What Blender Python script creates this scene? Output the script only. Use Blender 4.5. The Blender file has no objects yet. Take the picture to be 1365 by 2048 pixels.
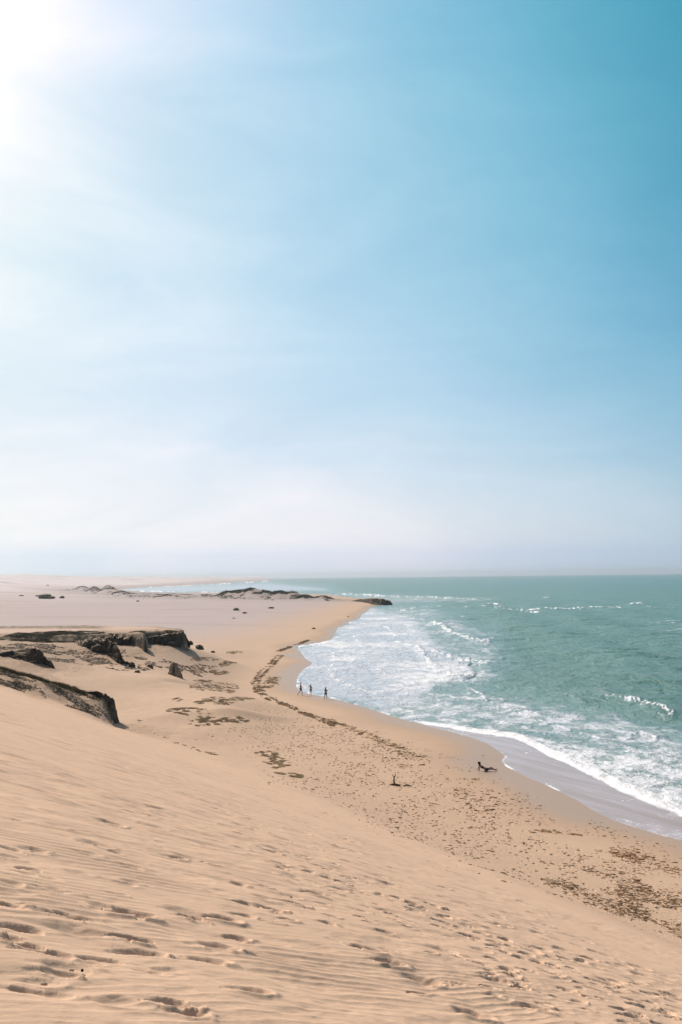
import bpy, bmesh, math, random
import numpy as np
from mathutils import Matrix, Vector, noise as mnoise

random.seed(7); rng = np.random.default_rng(7)
SC = bpy.context.scene
COL = SC.collection
SUN_AZ, SUN_EL = math.radians(-47), math.radians(45)

# ------------------------------------------------------------------ camera
F = 2000.0; EYE = 16.0            # focal length in photo pixels, eye height over the sea in metres
def _basis():
    w = np.array([-.011, 1, -(1152.8-1024)/F]); w /= np.linalg.norm(w)
    f = np.array([0, 0, -1.]); h = f-(f@w)*w; h /= np.linalg.norm(h); r = np.cross(h, w)
    return np.array([r, h, w])
M = _basis()
cam = bpy.data.cameras.new('camera'); co = bpy.data.objects.new('camera', cam); COL.objects.link(co); SC.camera = co
cam.sensor_fit = 'VERTICAL'; cam.sensor_height = 36; cam.lens = 36*F/2048
cam.clip_start = .1; cam.clip_end = 90000
co.matrix_world = Matrix.Translation((0, 0, EYE)) @ Matrix(M.tolist()).to_4x4()

def ray(px, py):
    d = M @ np.array([(px-682.5)/F, -(py-1024)/F, -1.0]); return d
def at(px, py, z=0.0):            # the point of height z seen at a photo pixel
    d = ray(px, py); t = (z-EYE)/min(d[2], -1e-4); return d[0]*t, d[1]*t
def proj(x, y, z):                # measuring helper: where a place would be seen
    v = np.stack([x, y, z-EYE]); c = M.T @ v.reshape(3, -1)
    w = np.where(-c[2] > .05, -c[2], np.nan)
    return (682.5+F*c[0]/w).reshape(x.shape), (1024-F*c[1]/w).reshape(x.shape)

# ------------------------------------------------------------------ noise
def ss(a, b, x):
    t = np.clip((x-a)/(b-a), 0, 1); return t*t*(3-2*t)
def _h(i, j, s):
    with np.errstate(over='ignore'):
        n = (i.astype(np.int64)*374761393 + j.astype(np.int64)*668265263 + s*1442695041) & 0xffffffff
        n = ((n ^ (n >> 13))*1274126177) & 0xffffffff
        n = n ^ (n >> 16)
    return (n & 0xffffff)/float(0xffffff)
def vn(x, y, s=0):
    i = np.floor(x); j = np.floor(y); u = x-i; v = y-j
    u = u*u*u*(u*(u*6-15)+10); v = v*v*v*(v*(v*6-15)+10)
    a = _h(i, j, s); b = _h(i+1, j, s); c = _h(i, j+1, s); d = _h(i+1, j+1, s)
    return ((a*(1-u)+b*u)*(1-v) + (c*(1-u)+d*u)*v)*2-1
def fbm(x, y, o=4, s=0):
    r = 0; a = .5; ca, sa = math.cos(.6), math.sin(.6)
    for k in range(o):
        r = r+a*vn(x, y, s+k*17); x, y = (x*ca-y*sa)*2.03+3.1, (x*sa+y*ca)*2.03+1.7; a *= .5
    return r
def segdist(X, Y, P, closed=False):
    d = np.full(X.shape, 1e12); n = len(P)
    for k in range(n if closed else n-1):
        (ax, ay), (bx, by) = P[k], P[(k+1) % n]
        ex, ey = bx-ax, by-ay; L = ex*ex+ey*ey+1e-12
        t = np.clip(((X-ax)*ex+(Y-ay)*ey)/L, 0, 1)
        d = np.minimum(d, (X-ax-t*ex)**2+(Y-ay-t*ey)**2)
    return np.sqrt(d)
def inside(X, Y, P):
    r = np.zeros(X.shape, bool); n = len(P)
    for k in range(n):
        (ax, ay), (bx, by) = P[k], P[(k+1) % n]
        if ay == by: continue
        c = (ay > Y) != (by > Y)
        r ^= c & (X < (bx-ax)*(Y-ay)/(by-ay)+ax)
    return r
def sdist(X, Y, P):               # signed distance, positive inside
    return segdist(X, Y, P, True)*np.where(inside(X, Y, P), 1, -1)

# ------------------------------------------------------------------ coast
CP = [(1365,1682),(1300,1664),(1230,1642),(1195,1626),(1168,1609),(1150,1598),(1118,1583),(1090,1569),(1060,1557),
 (1035,1545),(1012,1533),(1003,1522),(1010,1512),(990,1497),(975,1487),(940,1475),(900,1463),(860,1453),(820,1443),
 (780,1431),(740,1418),(700,1406),(660,1396),(630,1390),(605,1385),(594,1376),(591,1365),(597,1350),(608,1338),(620,1331),
 (626,1326),(612,1318),(603,1306),(592,1293),(602,1290.5),(640,1285),(664,1279),(670,1268),(676,1256),(692,1249),(700,1243),
 (720,1237),(724,1229),(737,1222),(742,1215),(755,1211),(784,1208.5),(782,1203),(740,1199),(705,1195.5),(680,1192),(660,1189),
 (620,1187.5),(560,1186.5),(500,1186),(440,1186.5),(380,1187),(320,1185),(270,1182.5),(246,1180.5),(240,1178.5),(270,1176),(300,1174),
 (360,1171.5),(420,1168),(480,1164),(520,1162),(545,1160.6)]
CW = [at(*p) for p in CP]
COAST = [(900,-2600),(260,-600),(110,-200),(62,-60),(38,14)] + CW
LAND = COAST + [(-900,8200),(-30000,12000),(-30000,-30000),(900,-30000)]
def coast_sd(X, Y):               # positive on land
    return segdist(X, Y, COAST)*np.where(inside(X, Y, LAND), 1, -1)

# ------------------------------------------------------------------ terrain height
CTRL = []                         # height knots of the valley behind the dune
for px, py, z in [(380,1400,1.7),(300,1400,2.1),(250,1362,2.6),(200,1352,3.0),(330,1352,2.5),(440,1300,1.6),(450,1335,1.5),
                  (410,1345,1.8),(260,1420,2.2),(300,1440,1.9),(200,1375,3.0),(140,1356,3.8)]:
    CTRL.append((*at(px, py, z), z))
for px, r, z in [(270,150,5.0),(300,152,4.9),(318,158,5.8),(343,161,6.0),(376,163,5.0),(320,147,3.7),(350,152,3.6),(398,166,3.4),(410,158,2.6),(380,150,2.7),(360,143,2.5),(240,144,4.2),(200,139,3.6),(150,136,4.6),(170,146,6.3),(210,148,6.2),(0,146,6.8),(60,146,6.7),(120,146,6.5),(240,152,6.0),
                 (110,132,5.2),(60,128,5.8),(0,124,6.2),(-80,120,6.6),(100,142,6.0),(40,138,6.4),(160,146,5.8),(-60,135,6.6),(80,120,4.0),
                 (30,112,5.2),(-40,108,5.8),(110,108,3.4)]:
    d = ray(px, 1300); k = r/d[1]; CTRL.append((d[0]*k, d[1]*k, z))
def dirpt(px, r):
    d = ray(px, 1300); k = r/d[1]; return d[0]*k, d[1]*k
PLAT = [at(px, py, 7.0) for px, py in [(-260,1296),(-90,1288),(0,1283),(110,1281),(190,1277),(240,1274),(292,1275),(300,1270.5),(345,1268.5),
        (376,1268),(372,1263),(330,1259),(260,1256.5),(140,1255.5),(0,1256),(-260,1258)]]
# crest of the near ridge: (px, distance, height)
RID = []
for px, py, r in [(-170,1322,86),(-90,1322,87),(0,1338,88),(60,1354,88.5),(110,1370,89.5),(160,1384,90.5),(212,1392,91.5)]:
    d = ray(px, py); k = r/math.hypot(d[0], d[1]); RID.append((d[0]*k, d[1]*k, EYE+d[2]*k))
RX = [(a, b) for a, b, c in RID]
BUMPS = []
def bump(px, yb, yt, hw, rad=28, zb=2.4):
    x, y = at(px, yb, zb); r = math.hypot(x, y); d = ray(px, yt)
    zt = EYE+d[2]*r/math.hypot(d[0], d[1]); BUMPS.append((x, y, zt-zb, hw*r/F, rad, math.atan2(x, y)))
for b in [(452,1194,1185,16),(478,1194,1181.5,18),(503,1195,1179.5,18),(530,1195,1181.5,18),(558,1195,1184,14),(585,1195,1181.5,18),(612,1196,1187,14),
          (645,1196,1189,16),(300,1193,1188,34),(350,1194,1188.5,34),(405,1194,1189,30)]: bump(*b)
for b in [(218,1186,1171.5,16),(190,1182,1172.5,10),(165,1180,1171.5,14),(240,1188,1182,16)]: bump(*b, rad=50)
WRACK = [(560,1302),(545,1318),(530,1330),(517,1342),(512,1358),(520,1372),(545,1390),(575,1400),(600,1412),(640,1425),(690,1442)]
WR_W = [at(*p, 1.2) for p in WRACK]
BERM2 = [at(*p, 1.5) for p in [(557,1291),(580,1282),(617,1270)]]

def height(X, Y, full=False):
    sd = coast_sd(X, Y)
    R = np.hypot(X, Y)
    s = np.maximum(sd, 0)
    z = 2.4*(1-np.exp(-s*.05/2.4))
    z = np.where(sd < 0, np.maximum(sd*.06, -3), z)
    z = z + ss(4, 30, sd)*(.22*fbm(X/22, Y/40, 3, 5)+.10*fbm(X/5, Y/7, 3, 9))
    z = z + ss(120, 500, R)*ss(20, 120, sd)*.7*fbm(X/60, Y/60, 4, 15)
    # rise of the far left, far hills
    az = X/np.maximum(Y, 1)
    left = ss(-.20, -.36, np.where(Y > 0, az, -1))
    z = z + 15.5*ss(420, 1700, R)*left*ss(30, 300, sd)
    hl = ss(2300, 4200, R)*ss(0, 350, sd)
    z = z + hl*(16+9*fbm(X/700, Y/900, 4, 31)+9*fbm(X/170, Y/260, 4, 37))*(1-.75*ss(-600, 100, X))
    # valley knots
    num = np.zeros_like(X); den = np.zeros_like(X); near = (R < 230) & (X < 8)
    xs, ys = X[near], Y[near]; n_ = np.zeros_like(xs); d_ = np.full_like(xs, 1e-9); big = np.zeros_like(xs)
    for cx, cy, cz in CTRL:
        q_ = (xs-cx)**2+(ys-cy)**2; w = np.exp(-q_/(2*4.6**2)); n_ += w*cz; d_ += w; big = np.maximum(big, np.exp(-q_/(2*9.**2)))
    v = np.zeros_like(X); v[near] = n_/d_; W = np.zeros_like(X); W[near] = ss(.12, .75, big)*ss(6, 22, sd[near])
    z = z*(1-W)+v*W
    rub = np.zeros_like(X); rub[near] = ss(3.2, 4.6, v[near]*W[near])
    z = z + rub*(.22*fbm(X/2.2, Y/3, 3, 51))
    # plateau
    if near.any():
        p = np.full_like(X, -99.); p[near] = sdist(X[near], Y[near], PLAT)
        m = ss(-.2, .5, p+.5*fbm(X/2, Y/2, 2, 61))
        z = z*(1-m)+m*np.maximum(z, 7.0+.12*fbm(X/6, Y/6, 3, 62)-.35*ss(1.2, 0, p))
    # dune face
    dn = 14.4-.4235*(.867*X+.497*Y)
    dn = 18-np.log1p(np.exp(np.clip((18-dn)/1.2, -30, 30)))*1.2
    n_x, n_y = -.62, .785
    far = (X+22)*n_x+(Y-94)*n_y
    ax, ay = RX[0]; bx, by = RX[-1]
    ex, ey = bx-ax, by-ay; L = math.hypot(ex, ey); nx, ny = -ey/L, ex/L
    if ny < 0: nx, ny = -nx, -ny
    q = (X-ax)*nx+(Y-ay)*ny               # beyond the ridge line
    tt = ((X-ax)*ex+(Y-ay)*ey)/(L*L)
    wave = .10*fbm(X/9+2, Y/5, 3, 71)*ss(3, 12, R)
    dn = dn + wave
    cut = ss(6.5, 0.0, q)
    dn = z+(dn-z)*cut
    k = 1.0
    mx = np.maximum(z, dn); zz = mx+k*np.log1p(np.exp(-np.abs(z-dn)/k))-k*np.log(2)*np.exp(-((z-dn)/4)**2)*0
    ext = k*np.log1p(np.exp(-np.abs(z-dn)/k))
    dune = ss(-1.2, 2.2, dn-z)*ss(5, 0, q)
    z = mx+ext*ss(300, 120, R)*ss(8, 20, sd)
    # near ridge crest
    nr = (R < 140) & (X < 0)
    if nr.any():
        xs, ys = X[nr], Y[nr]; zc = z[nr]
        tk = np.clip(tt[nr], 0, 1)
        ts = [((a-ax)*ex+(b-ay)*ey)/(L*L) for a, b, c in RID]; hs = [c for a, b, c in RID]
        hc = np.interp(tk, ts, hs); oq = np.interp(tk, ts, [(a-ax)*nx+(b-ay)*ny for a, b, c in RID])
        dq = q[nr]-oq
        wd = np.where(dq < 0, 5.0, 1.6)*(1+.25*fbm(xs/3, ys/3, 2, 81))
        g = np.exp(-(np.abs(dq)/wd)**2.2)
        ends = ss(-.25, 0, tt[nr])*ss(1.035, .99, tt[nr])*ss(-.224, -.240, xs/np.maximum(ys, 1))
        g = g*ends
        zc = zc+np.maximum(hc-zc, 0)*g+.13*g*fbm(xs/1.1, ys/1.1, 3, 83)
        z[nr] = zc
    for bx_, by_, h, wx, wr, a in BUMPS:
        dx, dy = X-bx_, Y-by_
        m = (np.abs(dx)+np.abs(dy)) < 4*(wx+wr)
        if not m.any(): continue
        u = dx[m]*math.cos(a)-dy[m]*math.sin(a); w = dx[m]*math.sin(a)+dy[m]*math.cos(a)
        g = np.exp(-(u/wx)**2-(w/wr)**2)
        z[m] = np.maximum(z[m], 2.4+h*g*(1+.35*fbm(X[m]/9, Y[m]/9, 3, 91))*1.0-.0)*1.0 if False else z[m]+h*g*(1+.3*fbm(X[m]/8, Y[m]/8, 3, 91))
    if full: return z, sd, dune, rub
    return z
def H1(x, y): return float(height(np.array([float(x)]), np.array([float(y)]))[0])
_rr = np.concatenate([np.geomspace(3, 30, 150), np.geomspace(30, 300, 900)[1:], np.geomspace(300, 3000, 600)[1:]])
def hit(px, py):                  # first ground point seen at a photo pixel
    d = ray(px, py); k = _rr/math.hypot(d[0], d[1]); z = EYE+d[2]*k
    h = height(d[0]*k, d[1]*k); b = np.nonzero(h >= z)[0]
    i = b[0] if len(b) else -1
    if i > 0:
        f = (z[i-1]-h[i-1])/max((z[i-1]-h[i-1])+(h[i]-z[i]), 1e-6); kk = k[i-1]+(k[i]-k[i-1])*f
    else: kk = k[i]
    x, y = d[0]*kk, d[1]*kk
    return x, y, H1(x, y)

# ------------------------------------------------------------------ object helpers
def new_mesh(name, V, Fq, mat=None, parent=None, smooth=True):
    me = bpy.data.meshes.new(name)
    V = np.asarray(V, np.float32); me.vertices.add(len(V)); me.vertices.foreach_set('co', V.ravel())
    if isinstance(Fq, np.ndarray):
        n, k = Fq.shape; me.loops.add(n*k); me.loops.foreach_set('vertex_index', Fq.ravel().astype(np.int32))
        me.polygons.add(n); me.polygons.foreach_set('loop_start', np.arange(0, n*k, k, dtype=np.int32))
    else:
        tot = sum(len(f) for f in Fq); me.loops.add(tot); me.loops.foreach_set('vertex_index', [i for f in Fq for i in f])
        me.polygons.add(len(Fq)); st = np.cumsum([0]+[len(f) for f in Fq[:-1]]); me.polygons.foreach_set('loop_start', st.astype(np.int32))
    me.update(calc_edges=True); me.validate()
    if smooth: me.shade_smooth()
    else: me.shade_flat()
    if mat: me.materials.append(mat)
    o = bpy.data.objects.new(name, me); COL.objects.link(o)
    if parent: o.parent = parent
    return o
def attr(o, name, v):
    a = o.data.attributes.new(name, 'FLOAT', 'POINT'); a.data.foreach_set('value', np.asarray(v, np.float32))
def tag(o, label=None, cat=None, group=None, kind=None):
    if label: o['label'] = label
    if cat: o['category'] = cat
    if group: o['group'] = group
    if kind: o['kind'] = kind
    return o

# ------------------------------------------------------------------ materials
class NT:
    def __init__(s, name):
        s.m = bpy.data.materials.new(name); s.m.use_nodes = True; s.t = s.m.node_tree; s.t.nodes.clear()
        s.out = s.n('ShaderNodeOutputMaterial')
    def n(s, ty, **kw):
        x = s.t.nodes.new(ty)
        for k, v in kw.items():
            if k.startswith('i_'): x.inputs[k[2:].replace('_', ' ')].default_value = v
            else: setattr(x, k, v)
        return x
    def l(s, a, b): s.t.links.new(a, b)
    def math(s, op, a, b=None, c=None, clamp=False):
        x = s.n('ShaderNodeMath', operation=op, use_clamp=clamp)
        for i, v in enumerate((a, b, c)):
            if v is None: continue
            if isinstance(v, (int, float)): x.inputs[i].default_value = v
            else: s.l(v, x.inputs[i])
        return x.outputs[0]
    def posT(s, scale, rot):
        g = s.n('ShaderNodeNewGeometry'); m = s.n('ShaderNodeMapping', vector_type='TEXTURE'); s.l(g.outputs['Position'], m.inputs[0])
        m.inputs['Scale'].default_value = tuple(1/q for q in scale); m.inputs['Rotation'].default_value = (0, 0, rot); return m.outputs[0]
    def attr(s, name): return s.n('ShaderNodeAttribute', attribute_name=name).outputs['Fac']
    def mix(s, f, a, b):
        x = s.n('ShaderNodeMix', data_type='RGBA')
        for i, v in ((0, f), (6, a), (7, b)):
            if isinstance(v, (int, float)): x.inputs[i].default_value = v
            elif isinstance(v, tuple): x.inputs[i].default_value = (*v, 1)
            else: s.l(v, x.inputs[i])
        return x.outputs[2]
    def pos(s, scale=(1, 1, 1), rot=0):
        g = s.n('ShaderNodeNewGeometry'); m = s.n('ShaderNodeMapping'); s.l(g.outputs['Position'], m.inputs[0])
        m.inputs['Scale'].default_value = scale; m.inputs['Rotation'].default_value = (0, 0, rot); return m.outputs[0]
    def noise(s, vec, scale, detail=4, rough=.55, dist=0):
        x = s.n('ShaderNodeTexNoise'); x.inputs['Scale'].default_value = scale; x.inputs['Detail'].default_value = detail
        x.inputs['Roughness'].default_value = rough; x.inputs['Distortion'].default_value = dist; s.l(vec, x.inputs['Vector']); return x.outputs['Fac']
    def rng(s, v, a, b, c=0., d=1., smooth=True):
        x = s.n('ShaderNodeMapRange', interpolation_type='SMOOTHSTEP' if smooth else 'LINEAR'); s.l(v, x.inputs[0])
        for i, q in enumerate((a, b, c, d)):
            if isinstance(q, (int, float)): x.inputs[i+1].default_value = q
            else: s.l(q, x.inputs[i+1])
        return x.outputs[0]
    def bump(s, h, dist, strength=1., prev=None):
        b = s.n('ShaderNodeBump'); b.inputs['Distance'].default_value = dist
        if isinstance(strength, (int, float)): b.inputs['Strength'].default_value = strength
        else: s.l(strength, b.inputs['Strength'])
        s.l(h, b.inputs['Height'])
        if prev is not None: s.l(prev, b.inputs['Normal'])
        return b.outputs[0]
    def bsdf(s, col, rough=.8, normal=None, spec=.3, **kw):
        p = s.n('ShaderNodeBsdfPrincipled')
        if isinstance(col, tuple): p.inputs['Base Color'].default_value = (*col, 1)
        else: s.l(col, p.inputs['Base Color'])
        if isinstance(rough, (int, float)): p.inputs['Roughness'].default_value = rough
        else: s.l(rough, p.inputs['Roughness'])
        if isinstance(spec, (int, float)): p.inputs['Specular IOR Level'].default_value = spec
        else: s.l(spec, p.inputs['Specular IOR Level'])
        if normal is not None: s.l(normal, p.inputs['Normal'])
        s.l(p.outputs[0], s.out.inputs[0]); return p

def mat_sand():
    t = NT('sand')
    P = t.pos()
    big = t.noise(t.pos((.05, .02, .05)), 1, 5, .6)
    c = t.mix(big, (.575, .395, .268), (.64, .447, .312))
    dune = t.attr('dune')
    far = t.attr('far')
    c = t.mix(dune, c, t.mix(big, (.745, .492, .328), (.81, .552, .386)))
    c = t.mix(far, c, (.48, .395, .39))  # sand greyed with distance from the camera: haze put into the colour
    c = t.mix(t.attr('inland_haze'), c, (.76, .655, .655))  # farthest sand paled further, distance haze painted into the sand colour
    c = t.mix(t.math('MULTIPLY', t.attr('inland_haze'), t.rng(t.noise(t.pos((.006, .012, .05)), 1, 6, .7), .54, .66)), c, (.30, .26, .22))
    streak = t.rng(t.noise(t.pos((.012, .05, .05)), 1, 6, .65), .5, .72)
    c = t.mix(t.math('MULTIPLY', streak, t.math('MULTIPLY', far, .5)), c, (.36, .27, .23))
    wet = t.attr('wet')
    c = t.mix(wet, c, (.45, .305, .21))
    mot = t.rng(t.noise(P, .8, 6, .7), .35, .75)
    c = t.mix(t.math('MULTIPLY', mot, .22), c, (.42, .29, .20))
    grain = t.noise(P, 190, 2, .8)
    c = t.mix(t.rng(grain, .35, .7, 0., .22), c, (.30, .20, .13))
    tr = t.attr('tramp')
    # pressed prints on the beach
    v = t.n('ShaderNodeTexVoronoi', feature='F1'); v.inputs['Scale'].default_value = 1.0; t.l(t.pos((1.9, 1.3, .5), .4), v.inputs['Vector'])
    v.inputs['Randomness'].default_value = 1
    pr = t.rng(v.outputs['Distance'], .08, .33)
    gate = t.rng(t.noise(P, .55, 3, .6), t.math('SUBTRACT', .68, t.math('MULTIPLY', tr, .28)), t.math('SUBTRACT', .76, t.math('MULTIPLY', tr, .28)))
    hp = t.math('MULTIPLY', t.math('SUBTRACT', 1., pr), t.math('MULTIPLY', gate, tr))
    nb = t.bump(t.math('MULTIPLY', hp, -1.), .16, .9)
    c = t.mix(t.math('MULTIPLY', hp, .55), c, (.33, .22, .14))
    rb = t.attr('rubble')
    rn = t.noise(P, 1.6, 7, .7)
    nb = t.bump(rn, .8, t.math('MULTIPLY', rb, .8), nb)
    veg = t.math('MULTIPLY', t.attr('veg'), t.rng(t.noise(t.pos((1, .6, 1)), 1.1, 7, .75), .36, .56))
    c = t.mix(veg, c, (.12, .095, .058))
    nb = t.bump(t.noise(P, 6, 5, .7), .12, t.math('MULTIPLY', t.math('ADD', .10, t.math('MULTIPLY', tr, .5)), 1), nb)
    # wind grain
    nb = t.bump(t.noise(t.posT((3.5, 20, 10), math.radians(56)), 1, 3, .6), .011, t.math('MULTIPLY', dune, .6), nb)
    t.bsdf(c, t.rng(wet, .4, 1, .9, .38), nb, .25)
    return t.m

def mat_sea():
    t = NT('sea_water')
    P = t.pos()
    foam = t.attr('foam'); sw = t.attr('swash'); shal_haze = t.attr('shallow_haze')
    deep = t.mix(t.rng(t.noise(t.pos((.02, .012, 1)), 1, 4, .6), .35, .7), (.058, .20, .188), (.10, .235, .20))
    milky = t.mix(t.rng(shal_haze, .7, 1.), t.mix(t.noise(t.pos((.15, .1, 1)), 1, 4, .6), (.17, .31, .31), (.27, .39, .40)), (.53, .58, .67))
    c = t.mix(shal_haze, t.mix(t.attr('turbid'), deep, (.10, .212, .165)), milky)
    c = t.mix(t.math('MULTIPLY', t.rng(t.noise(t.pos((.10, .35, 1), .1), 1, 7, .7), .42, .66), .38), c, (.20, .30, .29))
    # foam pattern: two scales of broken lace
    n1 = t.noise(t.pos((.38, .24, .3)), 1, 9, .70, .15)
    n2 = t.noise(t.pos((1.9, 1.1, 1)), 1, 6, .7, .3)
    n = t.math('ADD', t.math('MULTIPLY', n1, .70), t.math('MULTIPLY', n2, .30))
    th = t.math('SUBTRACT', .78, t.math('MULTIPLY', foam, .46))
    fac = t.rng(n, t.math('SUBTRACT', th, .05), t.math('ADD', th, .11))
    fac = t.math('MULTIPLY', fac, t.rng(foam, .02, .25), clamp=True)
    fcol = t.mix(t.rng(foam, .45, .95), (.60, .66, .75), (.92, .92, .94))
    # swash: thin water over sand
    sn = t.rng(t.noise(t.posT((.10, .9, 1), math.radians(118)), 1, 6, .65), .35, .65)
    scol = t.mix(sn, (.41, .285, .225), (.52, .40, .385))
    c = t.mix(sw, c, scol)
    c2 = t.mix(fac, c, fcol)
    wv = t.noise(t.pos((.5, .32, 1), .25), 1, 8, .65, .4)
    wv2 = t.noise(t.pos((.09, .05, 1), .1), 1, 5, .6, .4)
    nosw = t.math('SUBTRACT', 1., t.math('MULTIPLY', sw, .96))
    nb = t.bump(wv2, 2.2, t.math('MULTIPLY', nosw, .55))
    nb = t.bump(wv, 1.1, t.math('MULTIPLY', nosw, .8), nb)
    nb = t.bump(fac, .12, t.math('MULTIPLY', nosw, .7), nb)
    r = t.math('ADD', t.rng(sw, 0, 1, .32, .12), t.math('MULTIPLY', fac, .5))
    t.bsdf(c2, r, nb, t.rng(fac, 0, 1, .42, .1))
    return t.m

def mat_rock():
    t = NT('weathered_rock'); P = t.pos()
    n = t.noise(P, 1.3, 8, .7); st = t.noise(t.pos((.25, .25, 2.6)), 1, 6, .6)
    c = t.mix(t.rng(n, .3, .7), (.04, .034, .027), (.095, .078, .06))
    c = t.mix(t.rng(st, .5, .7, 0, .45), c, (.10, .08, .06))
    g = t.n('ShaderNodeNewGeometry'); sx = t.n('ShaderNodeSeparateXYZ'); t.l(g.outputs['Normal'], sx.inputs[0])
    up = t.math('MULTIPLY', t.rng(sx.outputs[2], .55, .85), t.rng(t.noise(P, 1.2, 5, .7), .40, .56))
    c = t.mix(up, c, (.50, .37, .27))
    nb = t.bump(n, .5, .8); nb = t.bump(st, .3, .6, nb); nb = t.bump(t.noise(P, 8, 5, .7), .08, .7, nb)
    t.bsdf(c, .9, nb, .15); return t.m
def mat_flat(name, a, b, scale=3., rough=.85, bumpd=.02):
    t = NT(name); n = t.noise(t.pos(), scale, 5, .65)
    t.bsdf(t.mix(t.rng(n, .3, .7), a, b), rough, t.bump(n, bumpd, .6), .2); return t.m
SAND = mat_sand(); SEA = mat_sea(); ROCK = mat_rock()
SCRUB = mat_flat('scrub_foliage', (.055, .05, .028), (.12, .10, .055), 1.5)
GRASS = mat_flat('dry_grass', (.10, .085, .04), (.22, .17, .08), 2.)
CREEP = mat_flat('creeper_foliage', (.32, .235, .14), (.56, .42, .28), 1.2)
WEED = mat_flat('dried_seaweed', (.20, .125, .06), (.38, .24, .13), 4.)
WEEDD = mat_flat('dark_seaweed', (.145, .085, .045), (.30, .185, .10), 4.)
WEEDR = mat_flat('rusty_seaweed', (.22, .12, .06), (.36, .21, .11), 4.)
WOOD = mat_flat('driftwood', (.06, .045, .03), (.13, .09, .06), 20., bumpd=.01)
SKIN1 = mat_flat('tanned_skin', (.30, .16, .10), (.36, .20, .13), 9., .6, .002)
HAIR = mat_flat('dark_hair', (.015, .011, .009), (.03, .022, .016), 60., .6, .003)
CLOTH = {'black': mat_flat('black_swimwear', (.02, .02, .022), (.03, .03, .033), 30., .8, .002),
         'olive': mat_flat('olive_shorts', (.06, .055, .03), (.08, .07, .04), 30., .8, .002),
         'slate': mat_flat('slate_cloth', (.03, .045, .06), (.045, .06, .075), 30., .8, .002)}

# ------------------------------------------------------------------ ground sheet
def polar(rs, ths):
    R, T = np.meshgrid(rs, ths, indexing='ij'); return R*np.sin(T), R*np.cos(T)
def quads(nr, nc, wrap):
    i = np.arange(nr-1)[:, None]; j = np.arange(nc if wrap else nc-1)[None, :]; j2 = (j+1) % nc
    a = i*nc+j; b = i*nc+j2; c = (i+1)*nc+j2; d = (i+1)*nc+j
    return np.stack([a, d, c, b], -1).reshape(-1, 4)
def geo(a, b, q): return np.geomspace(a, b, int(math.log(b/a)/q)+1)
D2R = math.pi/180
rs = np.concatenate([geo(.4, 3.6, .03), geo(3.6, 22, .0027)[1:], geo(22, 230, .0036)[1:], geo(230, 1500, .007)[1:], geo(1500, 13000, .02)[1:]])
fine = np.arange(-21, 21.01, .055)
ths = np.concatenate([np.arange(-180, -40, 6), np.arange(-40, -21, .8), fine, np.arange(21.5, 40, .8), np.arange(40, 180, 6)])*D2R
X, Y = polar(rs, ths)
Z, SD, DUNE, RUB = height(X.copy(), Y.copy(), True)
R = np.hypot(X, Y)

# footprints pressed into the dune: (px, py, apparent width)
FP = [(15,1812,60),(150,1834,50),(262,1829,70),(388,1840,45),(447,1842,45),(490,1833,28),(50,1857,60),(10,1848,40),(45,1888,60),(105,1908,80),(10,1872,40),
 (270,1877,85),(282,1904,60),(205,1920,65),(475,1878,40),(435,1895,55),(418,1924,55),(140,1946,65),(60,1978,60),(350,2009,60),(388,2028,45),(505,1984,50),
 (490,1809,35),(630,1790,35),(545,1819,35),(590,1809,35),(646,1809,22),(550,1848,28),(578,1843,25),(665,1836,24),(682,1779,28),(725,1824,26),(722,1836,22),
 (655,1849,25),(770,1866,32),(745,1902,75),(778,1926,55),(825,1821,22),(868,1812,32),(870,1848,28),(905,1834,26),(948,1877,50),(1014,1880,28),(1015,1892,22),
 (1012,1909,24),(882,1900,65),(845,1958,75),(840,1987,40),(992,1960,65),(980,1976,42),(1050,1978,32),(1110,1951,48),(1160,1950,28),(1145,1984,30),(1205,1998,30),
 (1222,1980,24),(950,2031,85),(1080,2018,80),(1290,2017,65),(1270,2036,45),(1357,2042,35),(1110,1932,30),(1065,1903,32),(340,1578,30),(400,1599,34),(440,1606,22),
 (462,1634,26),(447,1624,22),(481,1652,22),(525,1661,18),(552,1672,20),(572,1681,30),(520,1696,16),(547,1706,26),(640,1692,20),(682,1697,26),(706,1704,24),(694,1725,24),
 (600,1722,20),(356,1716,28),(172,1689,26),(620,1745,22),(655,1757,24),(700,1760,22),(740,1765,20),(760,1790,24),(800,1800,20),(790,1842,24),(560,1735,18),(590,1760,20),
 (610,1668,18),(500,1640,16),(20,1700,40),(75,1702,30),(230,1650,30),(35,1640,30),(300,1690,22),(420,1730,22),(480,1770,22),(60,1740,30),(1180,1960,22),(1240,1992,24)]
FP = [(a, b, c) for a, b, c in FP]
for k in range(290):               # fainter, older prints along the same trail
    u = random.random()**.8; px = 470+895*u; py = 1660+375*u+random.gauss(0, 44)
    FP.append((px, py, (14+26*u)*random.uniform(.6, 1.15)*(1 if k % 5 < 3 else -1)))
for k in range(12):
    FP.append((random.uniform(0, 560), random.uniform(1780, 2040), -random.uniform(30, 70)))
for k in range(34):               # soft old hollows higher on the slope
    FP.append((random.uniform(0, 620), random.uniform(1610, 1800), -random.uniform(18, 34)))
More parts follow.
